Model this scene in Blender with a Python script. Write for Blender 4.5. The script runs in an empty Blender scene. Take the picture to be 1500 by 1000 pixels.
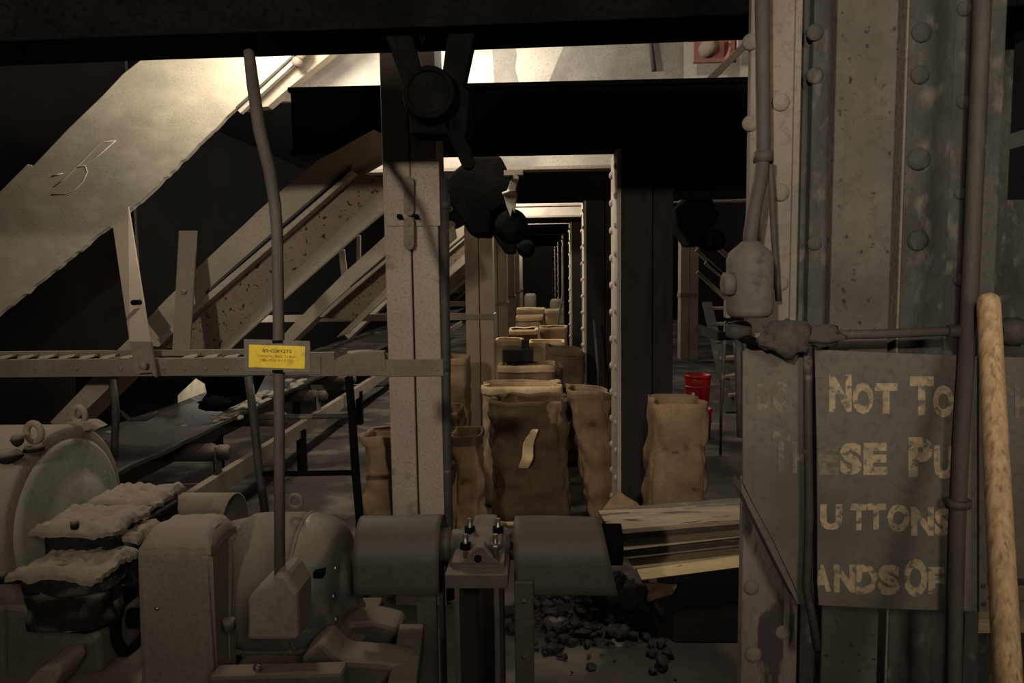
import bpy, bmesh, math, random
from mathutils import Vector, Matrix, noise
random.seed(7)
C = bpy.context.scene.collection
sc = bpy.context.scene
# ------------------------------------------------------------------ camera
F = 1083.0                                   # focal length in pixels of the 1500 x 1000 frame
CZ = 1.6
def camera_axes(vx, vy, roll):
    u = Vector((vx - 750, 500 - vy, -F)).normalized()            # world +Y seen from the camera
    w = Vector((-math.sin(roll), math.cos(roll), 0))
    w = (w - u * w.dot(u)).normalized()                          # world +Z
    x = u.cross(w)
    return Matrix((x, u, w))                                     # camera -> world
RC = camera_axes(787, 400, math.radians(0.6))
cam = bpy.data.cameras.new('camera'); cam.lens = 26; cam.sensor_width = 36; cam.clip_start = 0.05
camo = bpy.data.objects.new('camera', cam); C.objects.link(camo)
camo.matrix_world = Matrix.Translation((0, 0, CZ)) @ RC.to_4x4()
sc.camera = camo
# ------------------------------------------------------------------ world, lamps, exposure
sc.view_settings.view_transform = 'Standard'; sc.view_settings.look = 'None'
sc.view_settings.exposure = 0.0; sc.view_settings.gamma = 1.0
sc.view_settings.use_curve_mapping = False
wd = bpy.data.worlds.new('World'); sc.world = wd; wd.use_nodes = True
wd.node_tree.nodes['Background'].inputs[0].default_value = (0.02, 0.02, 0.02, 1)
wd.node_tree.nodes['Background'].inputs[1].default_value = 0.1
WARM = (1.0, 0.86, 0.66)
def lamp(name, kind, loc, watts, col=WARM, size=0.1, aim=None, angle=60, blend=1.0, size_y=None):
    l = bpy.data.lights.new(name, kind); l.energy = watts; l.color = col
    if kind == 'AREA':
        l.size = size
        if size_y: l.shape = 'RECTANGLE'; l.size_y = size_y
    else: l.shadow_soft_size = size
    if kind == 'SPOT': l.spot_size = math.radians(angle); l.spot_blend = blend
    o = bpy.data.objects.new(name, l); C.objects.link(o); o.location = loc
    if aim is not None:
        o.rotation_euler = (Vector(aim) - Vector(loc)).to_track_quat('-Z', 'Y').to_euler()
    return o
LC = (1.0, 0.92, 0.80)
wl = lamp('work_lamp', 'SPOT', (-1.3, -3.0, 2.7), 560, (1.0, 0.90, 0.79), 0.07, (-0.1, 4.0, 2.2), 42, 1.0)
wl.scale = (1.75, 1, 1)                       # cone stretched sideways so the low machines stay dim
lamp('pole_fill', 'POINT', (1.25, -2.4, 2.95), 170, (1.0, 0.91, 0.78), 0.45)  # added fill from behind the camera for pole, sign and motor end
lamp('ambient_fill', 'POINT', (-0.3, -4.6, 3.0), 26, (1.0, 0.98, 0.94), 0.5)  # added weak fill for general ambient, no stair stands here
lamp('overhead_fill', 'SPOT', (0.7, 2.3, 2.55), 62, LC, 0.1, (0.66, 3.15, 0.45), 70, 0.8)  # added unseen spot on the boards, lone sack and floor
lamp('overhead_fill', 'SPOT', (-1.3, 2.8, 2.9), 12, LC, 0.12, (-1.1, 1.9, 0.5), 70, 0.8)  # added unseen spot for the motor and gearbox tops
lamp('bay_lamp', 'POINT', (-0.45, 4.72, 2.95), 52, LC, 0.06)
lamp('chute_fill', 'POINT', (-1.7, 4.5, 3.25), 90, LC, 0.15)  # added fill to brighten the big chute
for k, (y, p) in enumerate(((7.75, 150), (9.3, 90), (10.75, 150), (13.8, 110), (16.8, 110), (19.5, 110))):
    lamp('bay_lamp', 'POINT', (-0.4, y, 2.95), p, LC, 0.06)
lamp('bay_lamp', 'POINT', (0.2, 22.5, 2.9), 160, LC, 0.06)  # added past the last bay to brighten the back wall
lamp('gap_fill', 'POINT', (-3.0, 7.1, 1.3), 14, (1.0, 0.96, 0.88), 0.05)  # added to light the stand-in board and the belt
lamp('side_aisle_lamp', 'POINT', (2.9, 9.4, 2.75), 18, (0.98, 0.97, 0.9), 0.1)
lamp('side_aisle_lamp', 'POINT', (1.7, 5.9, 2.9), 14, LC, 0.1)

# ------------------------------------------------------------------ pixel / metre helpers
def P(px, py, d):
    r = RC @ Vector(((px - 750) / F, (500 - py) / F, -1))
    return Vector((0, 0, CZ)) + r * (d / r.y)
def PX(px, d, py=480): return P(px, py, d).x
def PZ(py, d, px=750): return P(px, py, d).z
def R_(px, d): return px * d / F
def S(r, g, b): return tuple(((c / 255 + 0.055) / 1.055) ** 2.4 if c > 10 else c / 255 / 12.92 for c in (r, g, b)) + (1,)

# ------------------------------------------------------------------ materials
def mat(name, c1, c2, scale=6, rough=0.8, metal=0.0, bump=0.25, fine=60, stretch=(1, 1, 1), c3=None, t3=0.62, s3=14, soft=.04,
        dust=None, dust_f=0.8, contrast=(0.35, 0.65), spec=0.35):
    m = bpy.data.materials.new(name); m.use_nodes = True
    nt = m.node_tree; N = nt.nodes; L = nt.links
    b = N['Principled BSDF']; b.inputs['Roughness'].default_value = rough; b.inputs['Metallic'].default_value = metal; b.inputs['Specular IOR Level'].default_value = spec
    tc = N.new('ShaderNodeTexCoord'); mp = N.new('ShaderNodeMapping'); mp.inputs['Scale'].default_value = stretch
    L.new(tc.outputs['Object'], mp.inputs['Vector'])
    def nz(s, det=6, rg=0.6):
        n = N.new('ShaderNodeTexNoise'); n.inputs['Scale'].default_value = s
        n.inputs['Detail'].default_value = det; n.inputs['Roughness'].default_value = rg
        L.new(mp.outputs[0], n.inputs['Vector']); return n
    def ramp(src, lo, hi):
        r = N.new('ShaderNodeMapRange'); r.inputs[1].default_value = lo; r.inputs[2].default_value = hi
        L.new(src, r.inputs[0]); return r.outputs[0]
    def mix(f, a, bb):
        x = N.new('ShaderNodeMix'); x.data_type = 'RGBA'
        if hasattr(f, 'links'): L.new(f, x.inputs[0])
        else: x.inputs[0].default_value = f
        for i, v in ((6, a), (7, bb)):
            if hasattr(v, 'links'): L.new(v, x.inputs[i])
            else: x.inputs[i].default_value = v
        return x.outputs[2]
    n1 = nz(scale); col = mix(ramp(n1.outputs[0], *contrast), c1, c2)
    n2 = nz(fine, 3)
    dk = tuple(v * 0.62 for v in c1[:3]) + (1,)
    col = mix(ramp(n2.outputs[0], 0.5, 0.75), col, dk)
    if c3 is not None:
        n3 = nz(s3, 4, 0.5); col = mix(ramp(n3.outputs[0], t3, t3 + soft), col, c3)
    if dust is not None:
        g = N.new('ShaderNodeNewGeometry'); sx = N.new('ShaderNodeSeparateXYZ'); L.new(g.outputs['Normal'], sx.inputs[0])
        ad = N.new('ShaderNodeMath'); ad.operation = 'MULTIPLY_ADD'; L.new(n1.outputs[0], ad.inputs[0])
        ad.inputs[1].default_value = 0.6; L.new(sx.outputs['Z'], ad.inputs[2])
        f = N.new('ShaderNodeMapRange'); f.inputs[1].default_value = 0.35; f.inputs[2].default_value = 1.15
        f.inputs[4].default_value = dust_f; L.new(ad.outputs[0], f.inputs[0])
        col = mix(f.outputs[0], col, dust)
    L.new(col, b.inputs['Base Color'])
    bp = N.new('ShaderNodeBump'); bp.inputs['Strength'].default_value = bump; bp.inputs['Distance'].default_value = 0.01
    mx = N.new('ShaderNodeMath'); mx.operation = 'ADD'; L.new(n1.outputs[0], mx.inputs[0]); L.new(n2.outputs[0], mx.inputs[1])
    L.new(mx.outputs[0], bp.inputs['Height']); L.new(bp.outputs[0], b.inputs['Normal'])
    return m
DUST = S(150, 134, 114)
M = dict(
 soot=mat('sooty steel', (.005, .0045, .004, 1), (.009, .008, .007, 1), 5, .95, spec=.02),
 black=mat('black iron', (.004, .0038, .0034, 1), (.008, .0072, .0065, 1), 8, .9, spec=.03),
 darkcol=mat('near black column', (.018, .017, .014, 1), (.032, .029, .024, 1), 4, .8, spec=.15, stretch=(4, 4, .5)),  # near black all over, far darker than the channel columns
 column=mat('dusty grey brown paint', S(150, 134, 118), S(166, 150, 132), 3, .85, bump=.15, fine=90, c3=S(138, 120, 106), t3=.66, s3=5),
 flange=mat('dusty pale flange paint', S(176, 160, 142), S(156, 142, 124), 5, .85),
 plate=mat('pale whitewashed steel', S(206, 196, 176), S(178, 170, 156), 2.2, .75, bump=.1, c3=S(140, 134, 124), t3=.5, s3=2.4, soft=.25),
 stain_falloff=mat('grey stain on steel', S(150, 144, 132), S(128, 122, 112), 6, .8, c3=S(112, 106, 97), t3=.5, s3=5, soft=.3),
 chute=mat('worn pale chute steel', S(186, 174, 150), S(168, 158, 138), 3, .6, bump=.12, c3=S(204, 192, 166), t3=.5, s3=5, soft=.35, stretch=(1, 1, 1.6)),
 hood=mat('dusty chute hood', S(170, 156, 134), S(150, 138, 118), 4, .75, bump=.15),
 speck=mat('speckled brown chute side', S(128, 112, 92), S(112, 98, 82), 4, .8, bump=.2, c3=S(38, 32, 26), t3=.6, s3=30),
 rail=mat('dusty brown rail', S(128, 116, 100), S(112, 100, 86), 6, .85, dust=DUST),
 pale=mat('pale dust and painted light', S(196, 184, 160), S(170, 158, 136), 12, .9),  # dust tone, also used for the rail's light slashes and gap board
 concrete=mat('sooty concrete', S(50, 45, 39), S(32, 29, 25), 1.6, .95, bump=.4),
 blackwall=mat('soot blackened wall', S(20, 18, 16), S(12, 11, 10), 1.5, .95, spec=.1),
 floor=mat('dirty floor', S(80, 73, 64), S(54, 49, 43), 1.4, .95, bump=.8, fine=22, c3=S(136, 126, 110), t3=.5, s3=2.6, soft=.3),
 motor=mat('dusty grey motor paint', S(104, 96, 84), S(84, 80, 70), 10, .85, bump=.5, fine=70, dust=S(138, 124, 106)),
 green=mat('worn green paint', S(88, 98, 84), S(74, 84, 73), 9, .45, bump=.25, c3=S(112, 102, 88), t3=.52, s3=6, dust=S(140, 126, 108)),
 greenface=mat('dusty pale green paint', S(122, 126, 108), S(108, 114, 98), 7, .7, bump=.2, c3=S(134, 122, 106), t3=.55, s3=3, dust=S(150, 134, 116)),
 legdust=mat('dusty grey green casting', S(96, 92, 80), S(84, 80, 69), 6, .9, bump=.3, c3=S(116, 108, 88), t3=.6, s3=4, dust=S(140, 126, 106)),
 shell=mat('brown dust on casting', S(140, 124, 108), S(118, 104, 90), 5, .92, bump=.4, stretch=(6, 1, 1), dust=S(156, 140, 120)),
 grease=mat('greasy black casting', S(26, 24, 20), S(40, 36, 30), 14, .8, bump=.6, spec=.15, dust=S(140, 126, 106), dust_f=1.0),
 guard=mat('dusty guard steel', S(122, 110, 96), S(106, 97, 85), 5, .9, bump=.25, fine=80, dust=S(150, 134, 114)),
 cover=mat('grey green sheet guard', S(72, 68, 59), S(60, 57, 50), 5, .6, bump=.2, dust=S(98, 89, 75), c3=S(98, 95, 85), t3=.66, s3=9),
 frame=mat('dusty machine frame', S(86, 78, 68), S(70, 64, 56), 8, .9, bump=.4, dust=S(138, 122, 104)),
 conduit=mat('dull grey conduit', S(86, 79, 69), S(68, 63, 56), 8, .7, stretch=(1, 1, .3)),
 pipe=mat('dark pipe', S(70, 64, 56), S(54, 50, 45), 8, .65, c3=S(104, 94, 82), t3=.66, s3=12),
 nearcol=mat('soot grey column paint', S(84, 81, 72), S(58, 56, 51), 5, .85, bump=.4, stretch=(1.5, 1.5, .8), c3=S(112, 106, 94), t3=.56, s3=22, soft=.2, fine=70, contrast=(.4, .6)),
 coverpl=mat('pitted dusty cover plate', S(108, 101, 88), S(74, 70, 62), 3, .9, bump=.4, c3=S(52, 47, 40), t3=.63, s3=60, soft=.08, fine=50),
 nearstrip=mat('dusty column flange', S(138, 124, 108), S(118, 108, 95), 5, .9, bump=.3, fine=90),
 peel=mat('peeling grey paint', S(136, 124, 110), S(112, 103, 92), 5, .85, bump=.6, stretch=(2, 2, .6), c3=S(68, 62, 56), t3=.55, s3=7),
 sheet=mat('grey sign sheet', S(108, 101, 88), S(94, 88, 77), 4, .75, bump=.12, c3=S(82, 76, 67), t3=.5, s3=4, soft=.25),
 wood=mat('pale worn ash wood', S(214, 180, 134), S(172, 138, 97), 9, .7, bump=.15, stretch=(11, 11, .5), c3=S(126, 98, 70), t3=.54, s3=12, soft=.2, fine=120),
 plank=mat('dusty weathered board', S(176, 156, 124), S(140, 124, 100), 6, .85, stretch=(.5, 5, 9), bump=.4, c3=S(92, 82, 68), t3=.6, s3=9),
 plankdark=mat('grey weathered board', S(122, 112, 96), S(96, 88, 76), 6, .9, stretch=(.5, 5, 9), bump=.4, c3=S(160, 146, 122), t3=.6, s3=9),
 plankpale=mat('fresh pale board', S(226, 200, 146), S(204, 176, 124), 5, .7, stretch=(.5, 5, 9), c3=S(150, 126, 90), t3=.64, s3=8),
 sack=mat('brown kraft paper', S(156, 128, 94), S(122, 97, 70), 5, .85, bump=.3, c3=S(90, 70, 49), t3=.64, s3=5),
 sackdark=mat('shade darkened brown paper', S(102, 81, 58), S(76, 60, 43), 6, .85, bump=.3, c3=S(140, 114, 84), t3=.64, s3=5),  # kraft paper darkened, the front sack's shade is in the colour
 cream=mat('clean cream paper', S(222, 194, 150), S(196, 168, 126), 4, .8, bump=.2),
 carton=mat('dark cardboard', S(52, 44, 36), S(38, 33, 28), 5, .9),
 belt=mat('black rubber belt', S(70, 63, 54), S(44, 40, 35), 5, .6, bump=.4, c3=S(150, 138, 116), t3=.66, s3=5),
 red=mat('red plastic', S(196, 34, 30), S(170, 26, 24), 6, .4, bump=.05),
 white=mat('white sticker', S(222, 210, 190), S(200, 188, 168), 9, .7),
 yellow=mat('yellow label', S(226, 192, 40), S(212, 178, 34), 14, .5, bump=.02),
 ink=mat('faded black ink', S(92, 76, 22), S(76, 62, 20), 50, .6, bump=0),
 inkfaint=mat('faint brown ink', S(168, 138, 34), S(150, 122, 30), 60, .6, bump=0),
 backing=mat('grey tag backing', S(112, 104, 92), S(98, 90, 80), 7, .8),
 paint=mat('worn cream lettering paint', S(182, 160, 124), S(152, 134, 106), 30, .85, bump=.1, c3=S(106, 99, 86), t3=.52, s3=70, soft=.12),
 paintfade=mat('nearly gone lettering paint', S(134, 121, 100), S(120, 110, 93), 30, .8, c3=S(102, 95, 83), t3=.44, s3=50, soft=.12),
 pink=mat('pinkish primer', S(164, 112, 98), S(140, 94, 82), 6, .7, c3=S(176, 150, 132), t3=.64, s3=8),
 plastic=mat('torn pale plastic', S(200, 190, 170), S(176, 166, 148), 6, .5),
 jbox=mat('grey cast box', S(112, 105, 92), S(92, 86, 76), 7, .8, bump=.3, c3=S(70, 65, 57), t3=.6, s3=30, soft=.15),
 rag=mat('dusty grey rag', S(88, 81, 71), S(68, 63, 56), 9, .95, bump=.5),
 chrome=mat('bare bolt steel', S(150, 146, 138), S(120, 116, 108), 9, .3, metal=.8),
 rubble=mat('black coke rubble', S(30, 27, 24), S(62, 56, 49), 9, .7, c3=S(120, 110, 96), t3=.66, s3=9),
)
# ------------------------------------------------------------------ mesh helpers
def face(bm, vs, smooth=False):
    try: f = bm.faces.new(vs)
    except ValueError: return None
    f.smooth = smooth; return f
def hexa(bm, a, b):
    """a, b: matching loops of points; closes the ends."""
    A = [bm.verts.new(p) for p in a]; B = [bm.verts.new(p) for p in b]
    face(bm, A); face(bm, B[::-1])
    for i in range(len(A)):
        j = (i + 1) % len(A); face(bm, (A[j], A[i], B[i], B[j]))
def slab(bm, pts, d, t, shift=None):
    a = [P(x, y, d) for x, y in pts]; s = Vector((0, t, 0)) if shift is None else Vector(shift)
    hexa(bm, a, [p + s for p in a])
def slab3(bm, pts, t):
    a = [P(*p) for p in pts]; hexa(bm, a, [p + Vector((0, t, 0)) for p in a])
def box(bm, x0, x1, y0, y1, z0, z1):
    a = [Vector(p) for p in ((x0, y0, z0), (x1, y0, z0), (x1, y0, z1), (x0, y0, z1))]
    hexa(bm, a, [p + Vector((0, y1 - y0, 0)) for p in a])
def pbox(bm, x0, y0, x1, y1, d, t, z0=None, z1=None):
    ym = (y0 + y1) / 2; xm = (x0 + x1) / 2
    box(bm, P(x0, ym, d).x, P(x1, ym, d).x, d, d + t, P(xm, y1, d).z if z0 is None else z0, P(xm, y0, d).z if z1 is None else z1)
def frame_of(t):
    t = t.normalized(); u = Vector((0, 0, 1)) if abs(t.z) < .9 else Vector((1, 0, 0))
    a = t.cross(u).normalized(); return a, t.cross(a).normalized()
def tube(bm, pts, r, n=12, caps=True, square=False):
    pts = [Vector(p) for p in pts]; rs = r if isinstance(r, (list, tuple)) else [r] * len(pts)
    rings = []; a = None
    for i, p in enumerate(pts):
        t = (pts[min(i + 1, len(pts) - 1)] - pts[max(i - 1, 0)]).normalized()
        if a is None: a, b = frame_of(t)
        else:
            a = (a - t * a.dot(t)).normalized(); b = t.cross(a)
        rings.append([bm.verts.new(p + (a * math.cos(k * 2 * math.pi / n) + b * math.sin(k * 2 * math.pi / n)) * rs[i]) for k in range(n)])
    for q, w in zip(rings, rings[1:]):
        for k in range(n): face(bm, (q[k], q[(k + 1) % n], w[(k + 1) % n], w[k]), not square)
    if caps: face(bm, rings[0][::-1]); face(bm, rings[-1])
def bar(bm, p, q, w, t, up=None):
    """flat bar from p to q, width w, thickness t along the view depth"""
    p, q = Vector(p), Vector(q); d = (q - p).normalized(); y = Vector((0, 1, 0))
    y = (y - d * d.dot(y)).normalized(); s = d.cross(y).normalized() * w / 2; y = y * t
    hexa(bm, [p - s, p + s, p + s + y, p - s + y], [q - s, q + s, q + s + y, q - s + y])
def lathe(bm, o, axis, prof, n=32, arc=None, cap=True):
    o = Vector(o); ax = Vector(axis).normalized(); a, b = frame_of(ax); rings = []
    for s, r in prof:
        if r < 1e-5: rings.append([bm.verts.new(o + ax * s)]); continue
        rings.append([bm.verts.new(o + ax * s + (a * math.cos(k * 2 * math.pi / n) + b * math.sin(k * 2 * math.pi / n)) * r) for k in range(n)])
    for q, w in zip(rings, rings[1:]):
        for k in range(n):
            j = (k + 1) % n
            if len(q) == 1 and len(w) == 1: continue
            if len(q) == 1: face(bm, (q[0], w[j], w[k]), True)
            elif len(w) == 1: face(bm, (q[k], q[j], w[0]), True)
            else: face(bm, (q[k], q[j], w[j], w[k]), True)
    if cap:
        if len(rings[0]) > 1: face(bm, rings[0][::-1])
        if len(rings[-1]) > 1: face(bm, rings[-1])
def dome(bm, c, nrm, r, h=.7, n=12):
    lathe(bm, c, nrm, [(-r * .15, r), (r * .12, r), (r * .35 * h / .7, r * .88), (r * .62 * h / .7, r * .55), (r * h, 0)], n)
def hexnut(bm, c, nrm, r, h): lathe(bm, c, nrm, [(0, r), (h, r)], 6); 
def ring(bm, c, axis, R, r, n=24, m=10):
    c = Vector(c); a, b = frame_of(Vector(axis)); ax = Vector(axis).normalized(); g = []
    for i in range(n):
        t = i * 2 * math.pi / n; e = a * math.cos(t) + b * math.sin(t)
        g.append([bm.verts.new(c + e * (R + r * math.cos(k * 2 * math.pi / m)) + ax * r * math.sin(k * 2 * math.pi / m)) for k in range(m)])
    for i in range(n):
        for k in range(m): face(bm, (g[i][k], g[(i + 1) % n][k], g[(i + 1) % n][(k + 1) % m], g[i][(k + 1) % m]), True)
def lump(bm, c, rad, seed=0, amp=.25, sub=3, freq=2.2, smooth=True):
    c = Vector(c); r = bmesh.ops.create_icosphere(bm, subdivisions=sub, radius=1)
    for v in r['verts']:
        k = 1 + amp * noise.noise(v.co * freq + Vector((seed * 3.1, seed, -seed))) + amp * .5 * noise.noise(v.co * freq * 2.7 + Vector((seed, 9, 1)))
        v.co = c + Vector((v.co.x * rad[0], v.co.y * rad[1], v.co.z * rad[2])) * k
        for f in v.link_faces: f.smooth = smooth
def sheet(bm, fn, nu, nv, t):
    """thin solid sheet: fn(u, v) -> point; t = thickness vector"""
    t = Vector(t); g = [[fn(i / nu, j / nv) for j in range(nv + 1)] for i in range(nu + 1)]
    A = [[bm.verts.new(p) for p in r] for r in g]; B = [[bm.verts.new(p + t) for p in r] for r in g]
    for i in range(nu):
        for j in range(nv):
            face(bm, (A[i][j], A[i + 1][j], A[i + 1][j + 1], A[i][j + 1]), True)
            face(bm, (B[i][j], B[i][j + 1], B[i + 1][j + 1], B[i + 1][j]), True)
    for i in range(nu):
        face(bm, (A[i][0], B[i][0], B[i + 1][0], A[i + 1][0])); face(bm, (A[i][nv], A[i + 1][nv], B[i + 1][nv], B[i][nv]))
    for j in range(nv):
        face(bm, (A[0][j], A[0][j + 1], B[0][j + 1], B[0][j])); face(bm, (A[nu][j], B[nu][j], B[nu][j + 1], A[nu][j + 1]))
# ------------------------------------------------------------------ object helpers
class MB:
    def __init__(s, fn=None, *a, **k):
        s.bm = bmesh.new()
        if fn: fn(s.bm, *a, **k)
    def __call__(s, fn, *a, **k): fn(s.bm, *a, **k); return s
def link(name, m, material, parent=None, bevel=0, label=None):
    bm = m.bm; bmesh.ops.recalc_face_normals(bm, faces=bm.faces)
    me = bpy.data.meshes.new(name); bm.to_mesh(me); bm.free()
    me.materials.append(M[material] if isinstance(material, str) else material)
    o = bpy.data.objects.new(name, me); C.objects.link(o)
    if parent is not None: o.parent = parent
    if bevel:
        b = o.modifiers.new('Bevel', 'BEVEL'); b.width = bevel; b.segments = 2; b.limit_method = 'ANGLE'; b.angle_limit = .6
    if label: o['label'] = label
    return o
ROOTS = []
def tag(o, label, cat, group=None, kind='thing'):
    o['label'] = label; o['category'] = cat; o['kind'] = kind
    if group: o['group'] = group
    return o
def kids(o): return [c for c in bpy.data.objects if c.parent == o]
def settle(o):
    """put the origin of a finished thing at the middle of its base"""
    def pts(x):
        out = [v.co for v in x.data.vertices] if x.type == 'MESH' else []
        for c in kids(x): out = out + pts(c)
        return out
    p = pts(o)
    c = Vector(((min(v.x for v in p) + max(v.x for v in p)) / 2, (min(v.y for v in p) + max(v.y for v in p)) / 2, min(v.z for v in p)))
    if o.type == 'MESH': o.data.transform(Matrix.Translation(-c))
    for k in kids(o): k.location = Vector(k.location) - c
    o.location = c
def thing(name, label, cat, group=None, kind='thing'):
    o = bpy.data.objects.new(name, None); o.empty_display_size = .1; C.objects.link(o)
    tag(o, label, cat, group, kind); ROOTS.append(o); return o
def solo(name, m, material, label, cat, group=None, kind='thing', bevel=0):
    o = link(name, m, material, None, bevel); tag(o, label, cat, group, kind); settle(o); return o
def struct(name, m, material):
    o = link(name, m, material); o['kind'] = 'structure'; return o
def done(o): settle(o); ROOTS.remove(o); return o
def dup(o, off, label, rotz=0, parent=None):
    c = o.copy(); C.objects.link(c)
    if parent is None:
        c.location = Vector(o.location) + Vector(off); c['label'] = label
        if rotz: c.rotation_euler.z += rotz
    else: c.parent = parent
    for k in kids(o): dup(k, None, None, 0, c)
    return c
def glyph(ch, x0, y0, x1, y1, d, fat=.03):
    cu = bpy.data.curves.new('g', 'FONT'); cu.body = ch; cu.size = 1; cu.extrude = .0; cu.offset = fat; cu.resolution_u = 3
    o = bpy.data.objects.new('g', cu); C.objects.link(o); bpy.context.view_layer.update()
    me = bpy.data.meshes.new_from_object(o.evaluated_get(bpy.context.evaluated_depsgraph_get()))
    bpy.data.objects.remove(o); bpy.data.curves.remove(cu)
    xs = [v.co.x for v in me.vertices]; ys = [v.co.y for v in me.vertices]
    ax, bx, ay, by = min(xs), max(xs), min(ys), max(ys)
    for v in me.vertices:
        u, w = (v.co.x - ax) / (bx - ax), (v.co.y - ay) / (by - ay)
        v.co = P(x0 + (x1 - x0) * u, y1 + (y0 - y1) * w, d)
    return me
def letters(name, items, d, material, parent, fat=.055, t=.0012):
    bm = bmesh.new()
    for it in items:
        me = glyph(*it, d + t, fat); bm.from_mesh(me); bpy.data.meshes.remove(me)
    bmesh.ops.remove_doubles(bm, verts=bm.verts, dist=1e-5)
    bmesh.ops.triangulate(bm, faces=bm.faces)
    src = [[v.co.copy() for v in f.verts] for f in bm.faces if f.calc_area() > 1e-9]
    bm.free(); bm = bmesh.new()                                  # thin solid paint film: one flat prism per facet
    for tri in src: hexa(bm, tri, [p - Vector((0, t, 0)) for p in tri])
    m = MB(); m.bm.free(); m.bm = bm
    return link(name, m, material, parent)

# ================================================================== SETTING
m = MB()
def floor_fn(u, v):
    x, y = -5 + 10 * u, -7 + 32 * v
    h = .02 * noise.noise(Vector((x * 1.3, y * 1.3, 0))) + .012 * noise.noise(Vector((x * 5, y * 5, 3)))
    return Vector((x, y, h - .02))
m(sheet, floor_fn, 120, 300, (0, 0, -.2)); struct('floor', m, 'floor')
struct('ceiling', MB(box, -5.2, 5.2, -7.2, 25.2, 3.9, 4.1), 'blackwall')
struct('wall_left', MB(box, -5.2, -5, -7.2, 25.2, -.2, 3.9), 'blackwall')
struct('wall_right', MB(box, 5, 5.2, -7.2, 25.2, -.2, 3.9), 'blackwall')
struct('wall_back', MB(box, -5, 5, 25, 25.2, -.2, 3.9), 'blackwall')
struct('wall_front', MB(box, -5, 5, -7.2, -7, -.2, 3.9), 'blackwall')
struct('wall_hopper', MB(box, -5, -3.45, 6.3, 6.34, -.2, 3.9), 'concrete')
# ================================================================== OVERHEAD
DB = 2.0
t = thing('overhead_beam', 'black overhead beam across the top of the view, carrying the round bearing hanger', 'beam')
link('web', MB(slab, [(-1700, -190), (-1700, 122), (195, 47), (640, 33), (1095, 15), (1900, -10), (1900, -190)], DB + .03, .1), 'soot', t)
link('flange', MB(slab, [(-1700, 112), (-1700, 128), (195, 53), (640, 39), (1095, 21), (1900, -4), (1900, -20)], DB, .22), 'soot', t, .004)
done(t)
# pulley hanger under the beam
t = thing('bearing_hanger', 'black V shaped hanger with round bearing hub under the overhead beam', 'bearing hanger')
d = 2.05
link('hanger_arm', MB(slab, [(558, 36), (600, 36), (622, 118), (596, 138)], d, .07), 'black', t, .006)
link('hanger_arm', MB(slab, [(657, 36), (698, 36), (678, 130), (646, 118)], d, .07), 'black', t, .006)
c = P(632, 142, d)
m = MB(lathe, c + Vector((0, -.05, 0)), (0, 1, 0), [(0, .05), (.004, .066), (.03, .075), (.2, .075)], 32); link('bearing_hub', m, 'black', t)
m = MB(ring, c + Vector((0, -.05, 0)), (0, 1, 0), .062, .008); link('hub_rim', m, 'soot', t)
link('hub_block', MB(slab, [(597, 138), (668, 120), (688, 132), (684, 196), (600, 196)], d, .12), 'black', t, .008)
link('lever_arm', MB(slab, [(648, 180), (670, 170), (696, 238), (690, 248), (678, 246)], d, .03), 'black', t, .004)
for x, y in ((545, 47), (712, 43)):
    m = MB(hexnut, P(x, y + 8, d + .05), (0, 0, 1), .016, .02); m(lathe, P(x, y - 4, d + .05), (0, 0, 1), [(0, .022), (.012, .024)], 16); link('bolt', m, 'black', t)
done(t)
m = MB()
for i in range(5): m(ring, P(619, 38 + i * 6, 2.06), (0, 1, 0) if i % 2 else (1, 0, 0), .006, .0028, 12, 6)
solo('hanging_chain', m, 'black', 'short bit of black chain dangling inside the V of the bearing hanger', 'chain')

# ================================================================== BAYS
# portal beams (dark, riveted) and the pale plate girders behind them
def portal_beam(y, x0, x1, label):
    t = thing('portal_beam', label, 'beam', 'dark portal beams down the aisle')
    zb = 2.29
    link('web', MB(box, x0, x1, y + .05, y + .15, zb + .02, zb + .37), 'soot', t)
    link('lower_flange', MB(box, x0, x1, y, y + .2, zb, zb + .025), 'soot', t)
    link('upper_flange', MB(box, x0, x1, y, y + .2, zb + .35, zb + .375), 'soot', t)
    if x1 > 2: link('dark_panel', MB(slab, [(984, 215), (1200, 215), (1200, 288), (1040, 292), (984, 292)], y + .03, .02), 'soot', t)  # added dark sheet keeping the gap beside the column black
    done(t); return t
BAYS = [4.25, 7.25, 10.27, 13.3, 16.3, 19.0]
ORD = ['first', 'second', 'third', 'fourth', 'fifth', 'sixth']
for i, y in enumerate(BAYS):
    portal_beam(y, -1.4 if i == 0 else -.75, 2.2 if i == 0 else 1.4, f'black portal beam crossing the bag aisle, {ORD[i]} one behind the bearing hanger')
def girder(y, x0, x1, label, z1=3.895):
    t = thing('plate_girder', label, 'girder', 'pale lit girders between the portals')
    xl = max(x0, -1.36)
    m = MB(); pz = [(xl, 2.35), (x1, 2.35), (x1, z1), (x0, z1), (x0, 2.86), (xl, 2.86)] if xl > x0 else [(x0, 2.35), (x1, 2.35), (x1, z1), (x0, z1)]
    hexa(m.bm, [Vector((a, y, b)) for a, b in pz], [Vector((a, y + .05, b)) for a, b in pz]); link('web_plate', m, 'plate', t)
    link('lower_flange', MB(box, xl, x1, y - .1, y + .05, 2.33, 2.352), 'flange', t)
    return done(t)
t = girder(5.42, -1.85, 1.5, 'big pale lamp lit plate girder showing above and below the first black portal beam')
def stain_falloff(pts, dd): 
    m = MB(slab, pts, dd, .003); o = link('stain_falloff_patch', m, 'stain_falloff', None); o.parent = t; o.location = -t.location
stain_falloff([(722, 0), (748, 0), (744, 34), (752, 58), (757, 80), (754, 100), (762, 130), (724, 130), (721, 70)], 5.417)
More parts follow.
